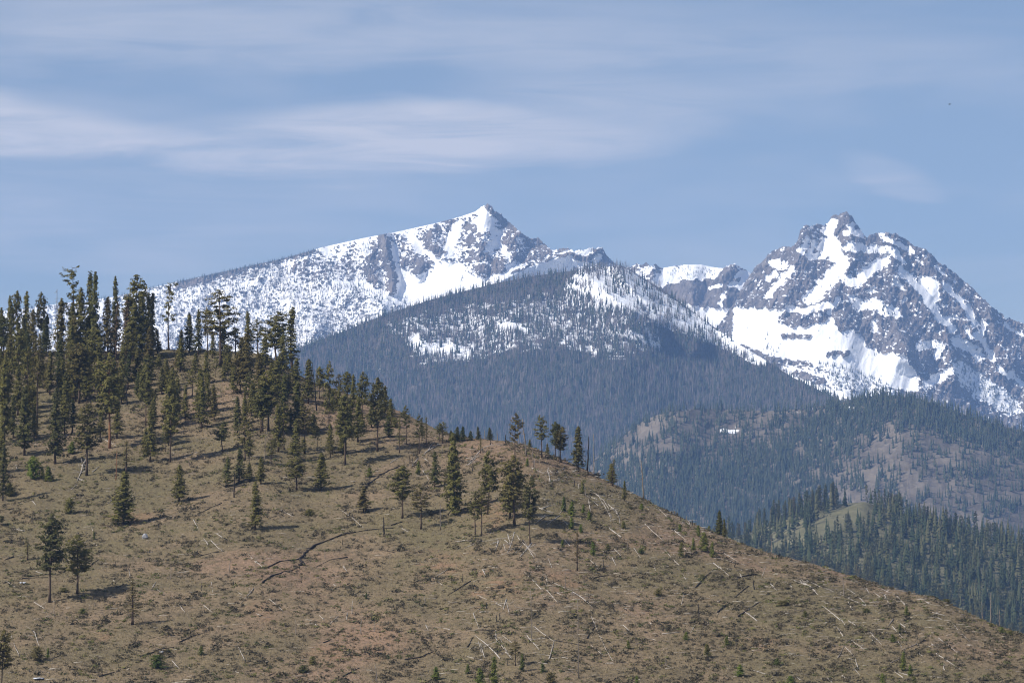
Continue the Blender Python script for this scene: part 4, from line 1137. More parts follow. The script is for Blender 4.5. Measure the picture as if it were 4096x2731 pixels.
LG('Q', p_, 9, [(215, 615), (345, 670)], [(290, 600), (380, 680), (460, 760)], [(160, 630), (220, 690)], [(500, 860), (580, 920), (660, 990)], [(345, 620), (470, 680), (580, 720), (720, 775)], [(700, 770), (800, 830), (900, 860)], [(800, 760), (870, 800), (900, 850)], [(735, 820), (775, 900)], [(880, 670), (900, 730)], [(1045, 705), (1115, 740)],
   [(1070, 765), (1110, 840)], [(1110, 840), (1115, 915)], [(1160, 750), (1210, 800), (1260, 855)], [(1140, 1050), (1190, 1110), (1255, 1170)], [(930, 1100), (990, 1160), (1045, 1215)], [(765, 1180), (830, 1215), (880, 1260)], [(705, 1235), (760, 1280), (800, 1340)], [(800, 1340), (825, 1440)], [(790, 1430), (845, 1500)], [(1545, 1300), (1660, 1375), (1770, 1445)],
   [(1565, 1155), (1650, 1220), (1745, 1295)], [(1490, 915), (1620, 950)], [(1690, 1010), (1740, 1080)], [(1780, 1120), (1850, 1185)], [(1215, 1025), (1290, 1080)], [(1195, 1190), (1230, 1245)], [(1370, 1290), (1420, 1320)], [(240, 1490), (320, 1560)], [(680, 1500), (770, 1565)], [(540, 1520), (590, 1565)], [(630, 1050), (690, 1140)], [(1160, 1465), (1240, 1520)],
   [(1200, 1470), (1290, 1500)], [(965, 730), (1030, 780)], [(20, 660), (80, 720)], [(720, 700), (800, 750), (880, 820)], [(670, 980), (720, 1060)], [(740, 1000), (820, 1050)], [(1610, 1390), (1620, 1450)], [(900, 700), (930, 750)], [(490, 630), (560, 655)], [(300, 640), (420, 700)], [(370, 670), (440, 730)], [(1440, 820), (1480, 840)], [(1560, 970), (1600, 990)], [(1500, 1210), (1560, 1250)])
LG('Q', g_, 12, [(1230, 1265), (1300, 1245), (1365, 1215)], [(700, 1230), (640, 1340)], [(300, 590), (420, 570), (540, 540)], [(1130, 1385), (1210, 1345)], [(710, 1200), (760, 1170)], [(1100, 1050), (1150, 985)], [(1500, 1230), (1600, 1215)], [(600, 680), (680, 690)])
LG('I', p_, 9, [(125, 800), (190, 850), (250, 910)], [(580, 945), (620, 985)], [(1635, 605), (1710, 670)], [(1640, 600), (1755, 530)], [(2030, 760), (2150, 820), (2260, 865)], [(1995, 930), (2050, 1075)], [(2010, 1130), (2120, 1220), (2240, 1345)], [(1930, 1325), (2080, 1360)], [(2260, 1130), (2350, 1200)], [(2235, 1150), (2310, 1290)], [(2180, 1130), (2270, 1240), (2350, 1350)],
   [(2040, 1180), (2070, 1290)], [(2280, 750), (2325, 930)], [(2120, 1450), (2200, 1500), (2290, 1550)], [(2230, 265), (2195, 360)], [(2310, 370), (2350, 270)], [(2080, 530), (2110, 580)], [(0, 455), (75, 520)], [(2000, 640), (2040, 620)], [(2060, 1200), (2100, 1340)], [(2270, 900), (2300, 800)], [(830, 990), (840, 920)], [(680, 1030), (760, 950)], [(0, 930), (40, 950)], [(545, 1030), (580, 1060)],
   [(1720, 1065), (1780, 1080)], [(1560, 1040), (1580, 1080)], [(800, 500), (840, 550)], [(710, 660), (730, 680)], [(1230, 880), (1260, 910)], [(2200, 1090), (2210, 1200)], [(2290, 1290), (2350, 1330)], [(1960, 1260), (2030, 1240)])
LG('I', c_k, 13, [(1760, 765), (1860, 700), (1970, 635)], [(1930, 1080), (2060, 1085), (2190, 1090)], [(1370, 1355), (1500, 1335), (1600, 1290), (1665, 1260)], [(800, 1510), (870, 1470), (950, 1430)], [(2090, 1060), (2235, 1025)], [(1940, 1240), (1990, 1155)], [(1130, 345), (1270, 370)], [(120, 1500), (180, 1470)], [(620, 1200), (690, 1170)])
LG('C', p_, 9, [(735, 1415), (820, 1405), (910, 1410)], [(930, 1415), (1040, 1410), (1130, 1395)], [(820, 1475), (900, 1440), (980, 1412)], [(1130, 1405), (1105, 1500)], [(1190, 1400), (1250, 1450)], [(1230, 1500), (1280, 1330)], [(1290, 1520), (1360, 1430)], [(1350, 1420), (1480, 1540)], [(1440, 1430), (1360, 1530)], [(1220, 1350), (1240, 1440)], [(1000, 550), (1150, 515)], [(830, 718), (910, 640), (990, 560)], [(850, 715), (960, 620)],
   [(430, 640), (490, 570), (545, 500)], [(460, 600), (590, 520)], [(130, 700), (230, 630)], [(340, 712), (400, 645)], [(450, 650), (492, 682)], [(440, 765), (492, 845)], [(1440, 742), (1550, 790)], [(1580, 755), (1600, 830), (1620, 890)], [(1610, 812), (1740, 742)], [(1640, 852), (1830, 872)], [(1560, 892), (1700, 842)], [(2000, 950), (2060, 1000)], [(2000, 1040), (2050, 1085)], [(1960, 1020), (1975, 1120)], [(1500, 1100), (1640, 1150)],
   [(1720, 1210), (1770, 1260)], [(2060, 1010), (2110, 1090), (2160, 1190)], [(2140, 1070), (2200, 1130), (2250, 1190)], [(2150, 1290), (2250, 1365)], [(1590, 735), (1620, 780)], [(1420, 800), (1460, 845)], [(1930, 990), (2040, 1030)], [(1540, 1110), (1620, 1080)], [(1560, 1230), (1660, 1210)], [(1500, 1190), (1600, 1170)], [(1690, 1160), (1740, 1110)], [(1480, 1240), (1560, 1180)], [(1580, 1260), (1690, 1180)], [(1640, 800), (1700, 760)], [(1810, 780), (1850, 760)],
   [(1120, 1420), (1060, 1440)], [(1300, 1350), (1330, 1400)], [(1180, 1440), (1200, 1500)], [(1420, 1470), (1470, 1440)])
LG('C', c_k, 11, [(1690, 988), (1800, 940)], [(400, 700), (330, 730)], [(890, 840), (960, 825)], [(1420, 560), (1460, 600)])
LG('E', c_k, 21, [(405, 1330), (412, 1290), (440, 1235), (470, 1190), (560, 1140), (700, 1080), (790, 1045), (980, 1012), (1120, 995), (1265, 985)], [(1000, 628), (1060, 565), (1130, 510), (1220, 460), (1340, 410)])
LG('E', c_k, 15, [(60, 1490), (140, 1430), (260, 1388), (350, 1366)], [(100, 1350), (240, 1292), (420, 1266), (600, 1268)], [(550, 1342), (640, 1278), (840, 1252)], [(1240, 960), (1310, 940), (1350, 925)])
LG('E', p_, 9, [(230, 820), (340, 880)], [(775, 815), (900, 890), (985, 980)], [(1340, 990), (1400, 1020)], [(1540, 340), (1580, 370)], [(0, 1290), (80, 1360)])
LG('H', p_, 9, [(840, 140), (868, 215)], [(1775, 70), (1825, 165)], [(1940, 265), (1990, 320), (2040, 360)], [(2280, 385), (2350, 465)], [(310, 825), (405, 885)], [(310, 1095), (335, 1160), (360, 1230)], [(95, 1110), (120, 1220), (175, 1315)], [(1580, 1365), (1650, 1440)], [(1440, 710), (1505, 760)], [(1870, 855), (1950, 920)], [(1650, 860), (1700, 920)], [(2180, 1220), (2210, 1290), (2250, 1365)],
   [(45, 625), (140, 690)], [(1180, 520), (1195, 590)], [(110, 155), (230, 175)], [(860, 285), (890, 310)], [(1030, 605), (1050, 640)], [(1990, 200), (2050, 240)], [(2190, 740), (2230, 760)], [(330, 545), (400, 570)], [(2210, 840), (2330, 700)], [(1870, 240), (1910, 300)], [(1400, 690), (1430, 640)], [(1940, 640), (1955, 740)])
LG('H', c_k, 15, [(1745, 420), (1850, 400), (1950, 375), (2060, 360)], [(270, 592), (400, 575), (560, 572)], [(1290, 1330), (1400, 1290), (1450, 1262), (1600, 1240)], [(1650, 1195), (1750, 1140), (1880, 1105)], [(780, 530), (850, 480), (912, 428)], [(40, 440), (125, 412)], [(480, 1350), (560, 1310)], [(910, 1512), (1050, 1470)], [(440, 600), (200, 610)])
LG('D', M_PALE, 17, [(790, 362), (755, 440), (708, 555)])
LG('D', p_, 8, [(945, 165), (1000, 200), (1070, 232)], [(640, 640), (705, 588)], [(140, 410), (160, 450)], [(300, 740), (330, 775)], [(980, 770), (1025, 730)], [(910, 420), (850, 470)], [(700, 520), (760, 540)], [(1760, 330), (1810, 290)], [(730, 540), (780, 560)], [(480, 870), (510, 890)])
LG('D', c_k, 12, [(1770, 882), (1900, 815), (2035, 757)], [(1130, 470), (1165, 390)], [(0, 820), (140, 806)], [(2050, 640), (2240, 590)])
LG('F', p_, 9, [(740, 652), (830, 722)], [(835, 722), (885, 800), (905, 870), (905, 922)], [(890, 780), (960, 830), (992, 900), (995, 970)], [(700, 715), (712, 780), (722, 830)], [(245, 800), (380, 852)], [(1340, 800), (1420, 880)], [(1580, 895), (1560, 950)], [(1600, 930), (1660, 980)], [(330, 455), (350, 560)])
LG('F', g_, 12, [(1485, 910), (1590, 940)], [(490, 1020), (560, 960)], [(1890, 1115), (1960, 1095)])
lab = []
for i, (reg, mat, th, line) in enumerate(LOG):
    rng = np.random.default_rng(3000 + i)
    W3 = [on_hill(*px(reg, x, y)) for x, y in line]
    # walk the ground between the noted points
    path = []
    for a, b in zip(line[:-1], line[1:]):
        n = 3
        for k in range(n):
            f = k / n
            path.append(on_hill(*px(reg, a[0] + (b[0] - a[0]) * f, a[1] + (b[1] - a[1]) * f)))
    path.append(W3[-1])
    path = np.array(path)
    m = path[:, 1].mean() / FPX
    r = max(plen(reg, th) * m * 0.5 * rng.uniform(0.6, 1.25), 0.06)
    if len(line) > 4: r = plen(reg, th) * m * 0.55
    base = path[0].copy()
    rr = np.array([r * (1.0 - 0.6 * k / (len(path) - 1)) for k in range(len(path))])
    if rng.random() < 0.5 and len(line) < 4:
        rr = rr[::-1]
    q = path - base
    jit = r * (1.5 if len(line) < 4 else 0.9)
    q[1:-1, :2] += rng.normal(size=(len(q) - 2, 2)) * jit
    rr = rr * rng.uniform(0.78, 1.2, len(rr))
    q[:, 2] += rr * 0.55 + 0.04
    if len(line) < 4:     # single trunks are nearly straight
        t = np.linspace(0, 1, len(q))[:, None]
        straight = q[0] * (1 - t) + q[-1] * t
        q = np.where([[True, True, False]], straight * 0.75 + q * 0.25, np.maximum(q, q * 0.4 + straight * 0.6))
    Vt, Ft = tube(q, rr, 6)
    name = 'fallen_log'
    lg = link(name, mesh_arrays(name, Vt, Ft, mat, smooth=True), None, base)
    nb = int(rng.integers(1, 5)) if mat is not M_CHAR else int(rng.integers(0, 3))
    parts = []
    L = np.linalg.norm(q[-1] - q[0])
    if th == 17: nb = 14
    for k in range(nb):
        f = rng.uniform(0.2, 0.9); j = int(f * (len(q) - 1))
        s0 = q[j]
        d = np.array([rng.normal(), rng.normal() * 1.3, abs(rng.normal()) * 0.35 + 0.08]); d /= np.linalg.norm(d)
        ln = min(L * rng.uniform(0.12, 0.35), 2.6)
        parts.append(tube([s0, s0 + d * ln * 0.6, s0 + d * ln + np.array([0, 0, -0.1 * ln])], [rr[j] * 0.45, rr[j] * 0.32, 0.02], 4))
    for Vb, Fb in parts:
        link('branch', mesh_arrays('branch', Vb, Fb, mat), lg)
    u, v = px(reg, *line[len(line) // 2])
    wood = {'charred_wood': 'black charred', 'grey_dead_wood': 'grey', 'pale_dead_wood': 'pale bleached'}[mat.name]
    long_ = 'long ' if L > 13 else ('short ' if L < 5.5 else '')
    if len(line) > 5: desc = 'very long curving charred log'
    elif th == 17: desc = 'thick pale fallen tree with broken branches'
    else: desc = f'{long_}{wood} fallen log'
    tag(lg, None, 'log', 'fallen logs on the hillside')
    lab.append((lg, u, desc, hill_zone(u, v)))
number_labels(lab, lambda d, z, i, n: f'{d} on the {z}' + (f', {ordinal(i)} from the left' if n > 1 else ''))

# ------------------------------------------------------------------ boulder and leftover snow
m_bo, ntb, bb = material('pale_boulder_stone', 0.85, 0.2)
gb = ntb.new('ShaderNodeNewGeometry')
ntb.link(ntb.mix(ntb.noise(gb.outputs['Position'], 2.5, 5, 0.6), (0.15, 0.15, 0.165), (0.40, 0.40, 0.42)), bb.inputs['Base Color'])
def blob(name, P, size, mat, seed, flat=1.0, n=14):
    th = np.linspace(0, math.pi, n); ph = np.linspace(0, 2 * math.pi, 2 * n, endpoint=False)
    TH, PH = np.meshgrid(th, ph, indexing='ij')
    r = 1 + 0.6 * fbm(np.cos(PH) * np.sin(TH) * 1.3 + 5, np.sin(PH) * np.sin(TH) * 1.3 + np.cos(TH) * 1.1, 3, seed)
    V = np.stack([r * np.sin(TH) * np.cos(PH) * size[0], r * np.sin(TH) * np.sin(PH) * size[1], r * np.cos(TH) * size[2] * flat], -1).reshape(-1, 3)
    idx = np.arange(n * 2 * n).reshape(n, 2 * n)
    F = np.stack([idx[:-1], idx[1:], np.roll(idx[1:], -1, 1), np.roll(idx[:-1], -1, 1)], -1).reshape(-1, 4)
    return link(name, mesh_arrays(name, V, F, mat, smooth=False), None, P)
import bmesh
def rock(name, P, size, mat, seed):
    r = np.random.default_rng(seed)
    bm = bmesh.new()
    for k in range(22):
        d = r.normal(size=3); d /= np.linalg.norm(d); d *= r.uniform(0.75, 1.0)
        bm.verts.new((d[0] * size[0], d[1] * size[1], (d[2] * 0.6 + 0.35) * size[2]))
    res = bmesh.ops.convex_hull(bm, input=bm.verts)
    loose = [v for v in bm.verts if not v.link_faces]
    bmesh.ops.delete(bm, geom=loose, context='VERTS')
    me = bpy.data.meshes.new(name); bm.to_mesh(me); bm.free()
    me.materials.append(mat)
    return link(name, me, None, P)
P = on_hill(*px('H', 1330, 245))
tag(rock('boulder', P, (0.95, 0.7, 1.5), m_bo, 5), 'pale grey boulder standing beside the dark shaded bank below the bushy fir', 'boulder')
m_sn, nts, bs = material('shade_tinted_snow', 0.6, 0.3)
gs = nts.new('ShaderNodeNewGeometry')
nts.link(nts.mix(nts.noise(gs.outputs['Position'], 1.5, 4, 0.6), (0.42, 0.45, 0.52), (0.68, 0.70, 0.76)), bs.inputs['Base Color'])  # bluish grey tones put the shade on the patches into the snow colour
for (x, y, w_, l_) in ((212, 650, 1.7, 'small leftover snow patch beside the charred log at far left'), (1482, 1285, 1.2, 'small snow patch beside the charred log on the lower slope'), (352, 1526, 2.2, 'leftover snow patch in the shade at the lower left corner')):
    P = on_hill(*px('H', x, y))
    tag(blob('snow_patch', P + np.array([0, 0, 0.05]), (w_ * 0.5, w_ * 0.6, 0.16), m_sn, int(x)), l_, 'snow patch', 'leftover snow patches')

# ------------------------------------------------------------------ low growth, litter (uncountable)
rng = np.random.default_rng(77)
def hill_points(n, dens=None, seed=0):
    """random spots spread evenly over the visible near hill, optional density over the frame"""
    r = np.random.default_rng(seed)
    out = []
    while len(out) < 1 or sum(map(len, out)) < n:
        u = r.uniform(-60, 1084, n * 2); p = r.uniform(0, 1, n * 2)
        c, d = nh_crest(u)
        v = V0 + (c - V0) * (1 - (1 - p) ** GEXP)
        keep = r.uniform(0, 1, n * 2) < (d - D0) / 400.0
        if dens is not None:
            keep &= r.uniform(0, 1, n * 2) < dens(u, v)
        P = nh_raw(u[keep], v[keep])
        out.append(np.concatenate([P, u[keep, None], v[keep, None]], 1))
    return np.concatenate(out)[:n]
def scatter(name, pts3, templ, scale, mat, seed, label, tilt=0.0):
    r = np.random.default_rng(seed)
    N = len(pts3)
    pick = r.integers(0, len(templ), N)
    Vs, Fs, As, off = [], [], [], 0
    for t, (tv, tf) in enumerate(templ):
        ii = np.where(pick == t)[0]
        a = r.uniform(0, 6.28, len(ii))
        c, s_ = np.cos(a)[:, None], np.sin(a)[:, None]
        x = tv[None, :, 0] * c - tv[None, :, 1] * s_
        y = tv[None, :, 0] * s_ + tv[None, :, 1] * c
        z = np.broadcast_to(tv[None, :, 2], x.shape)
        V = np.stack([x, y, z], -1) * scale[ii][:, None, :] + pts3[ii, None, :3]
        F = tf[None] + (np.arange(len(ii)) * len(tv))[:, None, None] + off
        Vs.append(V.reshape(-1, 3)); Fs.append(F.reshape(-1, tf.shape[1])); As.append(np.repeat(r.uniform(0, 1, len(ii)), len(tv)))
        off += len(ii) * len(tv)
    me = mesh_arrays(name, np.concatenate(Vs), np.concatenate(Fs), mat)
    add_attr(me, 'tint', np.concatenate(As))
    o = link(name, me)
    tag(o, label, kind='stuff')
    return o
def mat_tint(name, cols, trans=0.2):
    m, nt, b = material(name, 0.9, 0.05)
    t = attr_node(nt, 'tint')
    cr = nt.new('ShaderNodeValToRGB')
    els = cr.color_ramp.elements
    for k, c in enumerate(cols):
        e = els[k] if k < 2 else els.new(0.5)
        e.position = k / (len(cols) - 1)
        e.color = (*c, 1)
    nt.link(t, cr.inputs[0])
    nt.link(cr.outputs[0], b.inputs['Base Color'])
    if trans:
        tr = nt.new('ShaderNodeBsdfTranslucent'); nt.link(cr.outputs[0], tr.inputs['Color'])
        mx = nt.new('ShaderNodeMixShader'); mx.inputs[0].default_value = trans
        nt.link(b.outputs[0], mx.inputs[1]); nt.link(tr.outputs[0], mx.inputs[2])
        nt.link(mx.outputs[0], m.node_tree.nodes['Material Output'].inputs['Surface'])
    return m
def tuft(seed, blades, spread, lean):
    r = np.random.default_rng(seed)
    V, F = [], []
    for k in range(blades):
        a = r.uniform(0, 6.28); b = np.array([math.cos(a), math.sin(a), 0]); s_ = np.array([-b[1], b[0], 0])
        p = b * r.uniform(0, spread); h = r.uniform(0.6, 1.0)
        i = len(V)
        V += [p - s_ * 0.10, p + s_ * 0.10, p + b * lean * r.uniform(0.3, 1.0) + np.array([0, 0, h])]
        F.append((i, i + 1, i + 2))
    return np.array(V), np.array(F)
def shrub_t(seed, n=12):
    r = np.random.default_rng(seed)
    c = r.normal(size=(n, 3)); c /= np.linalg.norm(c, axis=1)[:, None]
    c[:, 2] = np.abs(c[:, 2]); c *= r.uniform(0.45, 0.85, (n, 1)); c[:, 2] *= 0.75
    return leaf_tris(c, np.full(n, 0.42), r, 0.9, 2)
def stick_t(seed):
    r = np.random.default_rng(seed)
    b = r.normal() * 0.12
    return tube([(-0.5, 0, 0.03), (0, b, 0.09 + 0.03 * r.random()), (0.5, 0, 0.05)], [0.03, 0.025, 0.012], 3)
tufts = [tuft(s_, 5, 0.35, 0.5) for s_ in range(6)]
shr = [shrub_t(40 + s_) for s_ in range(6)]
sticks = [stick_t(70 + s_) for s_ in range(4)]
M_GRASS = mat_tint('dry_grass', [(0.13, 0.106, 0.058), (0.235, 0.184, 0.104), (0.40, 0.32, 0.195)])
M_SAGE = mat_tint('brush', [(0.058, 0.052, 0.032), (0.105, 0.086, 0.056), (0.18, 0.148, 0.092)])
M_OLIVE = mat_tint('olive_brush', [(0.065, 0.072, 0.028), (0.120, 0.120, 0.044), (0.175, 0.155, 0.062)])
M_STICK = mat_tint('stick_wood', [(0.16, 0.13, 0.105), (0.34, 0.29, 0.24), (0.55, 0.5, 0.43)], 0)
gp = hill_points(36000, None, 11)
sc = np.random.default_rng(1).uniform(0.22, 0.62, (len(gp), 1)) * np.array([[1.2, 1.2, 0.8]])
scatter('dry_grass', gp, tufts, sc, M_GRASS, 2, 'dry tan grass covering the hillside')
def brush_d(u, v):
    n = fbm(u / 34, v / 15, 4, 301)
    return np.clip(0.30 + 2.2 * n + 0.25 * sstep(u, 520, 760) + 0.15 * sstep(v, 560, 680), 0.05, 1)
gp = hill_points(17000, brush_d, 12)
sc = (np.random.default_rng(3).gamma(1.9, 0.22, (len(gp), 1)) + 0.14).clip(0.16, 1.5) * np.array([[1.0, 1.0, 0.8]])
scatter('low_brush', gp, shr, sc, M_SAGE, 4, 'low grey brown brush scattered over the hillside')
gp = hill_points(4600, lambda u, v: np.clip(0.35 + 1.9 * fbm(u / 40, v / 20, 3, 311), 0.02, 1), 13)
sc = (np.random.default_rng(5).gamma(3.0, 0.13, (len(gp), 1)) + 0.2).clip(0.2, 1.2) * np.array([[1.0, 1.0, 0.75]])
scatter('olive_brush', gp, shr, sc, M_OLIVE, 6, 'low olive green brush between the grass')
def stick_d(u, v):
    return np.clip(0.10 + 0.9 * np.exp(-(((u - 640) / 95) ** 2 + ((v - 500) / 45) ** 2)) + 0.9 * np.exp(-(((u - 560) / 75) ** 2 + ((v - 600) / 55) ** 2)) + 0.7 * np.exp(-(((u - 840) / 130) ** 2 + ((v - 600) / 55) ** 2)) + 0.8 * fbm(u / 22, v / 12, 2, 321), 0.02, 1)
gp = hill_points(3400, stick_d, 14)
L_ = np.random.default_rng(7).uniform(0.9, 3.0, len(gp))
scatter('fallen_branches', gp, sticks, np.stack([L_, L_, 0.6 + 0.5 * L_], 1), M_STICK, 8, 'small bleached fallen branches littering the slope')

# ------------------------------------------------------------------ forest on the lower right hill
us_f, vc_f, vb_f = grid_fh
knob = pts('G', [(640, 870), (800, 740), (900, 725), (985, 750), (960, 800), (860, 830), (720, 850), (650, 900), (560, 930), (480, 990), (420, 960)])
strip = pts('G', [(60, 1125), (300, 1015), (480, 960), (640, 880), (760, 800)])
fr = np.random.default_rng(41)
cand = []
while len(cand) < 1250:
    u = fr.uniform(690, 1100); v = fr.uniform(495, 690)
    c = np.interp(u, us_f, vc_f)
    if v < c + 0.3 or v > np.interp(u, us_f, vb_f): continue
    if any(poly_inside(np.array(u), np.array(v - k_), knob) for k_ in (0, 4, 8, 12, 16)): continue
    if 772 < u < 845:
        sv = np.interp(u, [p_q[0] for p_q in strip], [p_q[1] for p_q in strip])
        if sv - 1.5 < v < sv + 13: continue
    hc, _ = nh_crest(u)
    if v > hc + 22: continue
    if fr.random() > 0.35 + 0.65 * (v - c) / 90 and v > c + 6: pass
    D = float(depth_fh(u, v))
    cand.append((u, v, D))
for u in np.arange(706, 1090, 5.0):                      # the skyline row
    uu = u + fr.uniform(-2, 2); c = float(np.interp(uu, us_f, vc_f))
    if 842 < uu < 866: continue
    for _ in range(2 if 772 < uu < 846 else 1):
        ux = uu + fr.uniform(-2, 2); vx = float(np.interp(ux, us_f, vc_f)) + fr.uniform(0.3, 2.8)
        cand.append((ux, vx, float(depth_fh(ux, vx))))
sky_row = [q for q in cand if q[1] < np.interp(q[0], us_f, vc_f) + 3.0 and -5 < q[0] < 1030][:70]
edge_row = sorted([q for q in cand if q not in sky_row and -5 < q[0] < 1030 and q[1] - 20 < nh_crest(q[0])[0]], key=lambda q: -(q[1] - nh_crest(q[0])[0]))[:100]
chosen = set(sky_row) | set(edge_row)
rest = [q for q in cand if q not in chosen]
lab = []
for i, (u, v, D) in enumerate(sky_row + edge_row):
    P = unproject(u, v, D)
    sk = i < len(sky_row)
    hgt = (fr.uniform(17, 25) if 772 < u < 846 else fr.uniform(12, 21)) if sk else fr.uniform(17, 27)
    trunk, crown = tree_meshes('far', i % 8, M_NEEDLE_F, M_BARK)
    sxy = hgt * fr.uniform(0.95, 1.35)
    e = empty_at('fir_tree', P - np.array([0, 0, 0.3]), fr.uniform(0, 6.28), (sxy, sxy, hgt))
    link('trunk', trunk, e); link('crown', crown, e)
    if sk:
        size, where = ('tall' if hgt > 16 else 'small'), 'skyline of the low forested hill'
    else:
        size, where = ('tall' if hgt > 23.5 else ('small' if hgt < 20 else 'middling')), 'forest just behind the bare edge'
    tag(e, None, 'tree', 'firs of the ' + where)
    lab.append((e, u, size + ' dark fir', where))
number_labels(lab, lambda d, z, i, n: f'{d} in the {z}' + (f', {ordinal(i)} from the left' if n > 1 else ''))

def far_tree(seed, tiers=3, sides=5, w=0.17, dead=False):
    r = np.random.default_rng(seed)
    V, F = [], []
    if dead:
        b = r.normal(size=2) * 0.02
        V = [(-0.018, 0, 0), (0.012, 0.018, 0), (0.012, -0.018, 0), (b[0], b[1], 1.0)]
        F = [(0, 1, 3), (1, 2, 3), (2, 0, 3)]
        for k in range(5):
            h = r.uniform(0.25, 0.85); a = r.uniform(0, 6.28); L = 0.10 * (1.05 - h) * r.uniform(0.6, 1.3)
            i = len(V)
            V += [(0, 0, h - 0.012), (0, 0, h + 0.012), (math.cos(a) * L, math.sin(a) * L, h + r.normal() * 0.02)]
            F.append((i, i + 1, i + 2))
        return np.array(V), np.array(F)
    for t in range(tiers):
        z0 = 0.06 + 0.81 * t / tiers; z1 = min(1.0, z0 + 0.42 * 3.4 / (tiers + 0.4)); z1 = 1.0 if t == tiers - 1 else z1; rr = w * (1 - t / (tiers + 0.35))
        i = len(V); V.append((r.normal() * 0.01, r.normal() * 0.01, z1))
        for k in range(sides):
            a = 2 * math.pi * (k + r.uniform(-0.25, 0.25)) / sides + t
            q = rr * r.uniform(0.65, 1.25)
            V.append((math.cos(a) * q, math.sin(a) * q, z0 + r.normal() * 0.03))
        for k in range(sides):
            F.append((i, i + 1 + k, i + 1 + (k + 1) % sides))
    return np.array(V), np.array(F)
def leafy_far(seed):
    SPEC['mid'] = dict(SPEC['far'], n=26, per=3, size=0.055)
    _, cen, siz, _, r = crown_parts('mid', seed * 13 + 5)
    return leaf_tris(cen, siz, r, 0.62, 3)
live_t = [far_tree(s_) for s_ in range(8)]
slim_t = [far_tree(50 + s_, 3, 4, 0.10) for s_ in range(6)]
dead_t = [far_tree(90 + s_, dead=True) for s_ in range(8)]
M_FAR = mat_tint('distant_needles', [(0.022, 0.032, 0.020), (0.040, 0.050, 0.028), (0.060, 0.064, 0.036)], 0)
M_FARDEAD = mat_tint('distant_dead_wood', [(0.070, 0.058, 0.052), (0.115, 0.096, 0.086), (0.18, 0.152, 0.135)], 0)
M_FORESTB = mat_tint('forest_crowns', [(0.030, 0.042, 0.021), (0.052, 0.062, 0.028), (0.095, 0.090, 0.042)], 0.1)
if rest:
    A = np.array(rest)
    P = unproject(A[:, 0], A[:, 1], A[:, 2])
    h = fr.uniform(15, 26, (len(P), 1))
    scatter('forest_trees', P, [far_tree(20 + s_, 7, 7, 0.15) for s_ in range(8)] + [leafy_far(20 + s_) for s_ in range(4)], h * np.array([[1.05, 1.05, 1.0]]), M_FORESTB, 43, 'dark firs further back in the forest on the low right hill')

def sow(n, grid, depth, dens, seed, u_rng, v_rng):
    r = np.random.default_rng(seed)
    us_, vc, vb = grid
    got = []; tot = 0
    for _ in range(60):
        u = r.uniform(*u_rng, n); v = r.uniform(*v_rng, n)
        c = np.interp(u, us_, vc); b = np.interp(u, us_, vb)
        k = (v > c + 0.2) & (v < b)
        u, v, c = u[k], v[k], c[k]
        k = r.uniform(0, 1, len(u)) < dens(u, v, c)
        got.append(np.stack([u[k], v[k]], 1)); tot += k.sum()
        if tot >= n: break
    g = np.concatenate(got)[:n]
    return unproject(g[:, 0], g[:, 1], depth(g[:, 0], g[:, 1])), g
# forest of the middle mountain
def pyr_open(u, v):
    return pyr_snow(u, v, 0)
def pyr_live(u, v, c):
    s = pyr_open(u, v)
    n = fbm(u / 16, v / 11, 3, 331)
    d = np.where(s > 0.4, 0.66 - 0.75 * sstep(s, 0.72, 0.97) + 0.8 * n, 0.85 + 0.3 * n)
    return np.clip(d, 0.012, 1)
def pyr_dead(u, v, c):
    s = pyr_open(u, v)
    n = fbm(u / 20, v / 14, 3, 337)
    edge = np.exp(-((v - c) / 9.0) ** 2) * (1 - sstep(u, 610, 640))
    d = np.where(s > 0.4, 0.80 - 0.78 * sstep(s, 0.72, 0.97) + 0.7 * n + 0.7 * edge, 0.5 + 0.5 * n)
    return np.clip(d, 0.015, 1)
P, g = sow(21000, grid_pyr, depth_pyr, pyr_live, 51, (250, 860), (262, 545))
h = fr.uniform(13, 25, (len(P), 1))
scatter('mountain_forest', P - [0, 0, 0.5], live_t + slim_t * 2, h * np.array([[1.0, 1.0, 1.0]]), M_FAR, 52, 'dark forest covering the middle mountain')
P, g = sow(33000, grid_pyr, depth_pyr, pyr_dead, 53, (250, 860), (262, 545))
h = fr.uniform(14, 27, (len(P), 1))
scatter('dead_mountain_forest', P - [0, 0, 0.5], dead_t, h * np.array([[1.6, 1.6, 1.0]]), M_FARDEAD, 54, 'grey burnt tree trunks on the middle mountain')

# trees of the burnt slope
def burn_live(u, v, c):
    n = fbm(u / 22, v / 12, 3, 341)
    x, y = u * 2352 / 1024, v * 2352 / 1024
    top = sstep(x, 1930, 1990) * (1 - sstep(y - c * 2352 / 1024, 50, 85))
    diag = np.exp(-((stroke_dist(x, y, [(1420, 1120), (1650, 1100), (1800, 1060), (1900, 990), (1960, 930)]) / 62) ** 2))
    low = sstep(y, 1080, 1150) * (1 - sstep(x, 1850, 1950))
    rim = np.exp(-((v - c) / 5.0) ** 2) * (1 - sstep(x, 1500, 1560)) + 0.5 * np.exp(-((v - c) / 3.0) ** 2)
    return np.clip(0.19 + 0.6 * n + 0.9 * top + 0.85 * diag + 0.6 * low + 0.9 * rim, 0.02, 1)
P, g = sow(8600, grid_burn, depth_burn, burn_live, 55, (560, 1090), (392, 545))
h = fr.uniform(11, 25, (len(P), 1))
scatter('slope_trees', P - [0, 0, 0.4], live_t + slim_t, h * np.array([[0.95, 0.95, 1.0]]), M_FAR, 56, 'scattered dark conifers on the burnt slope')
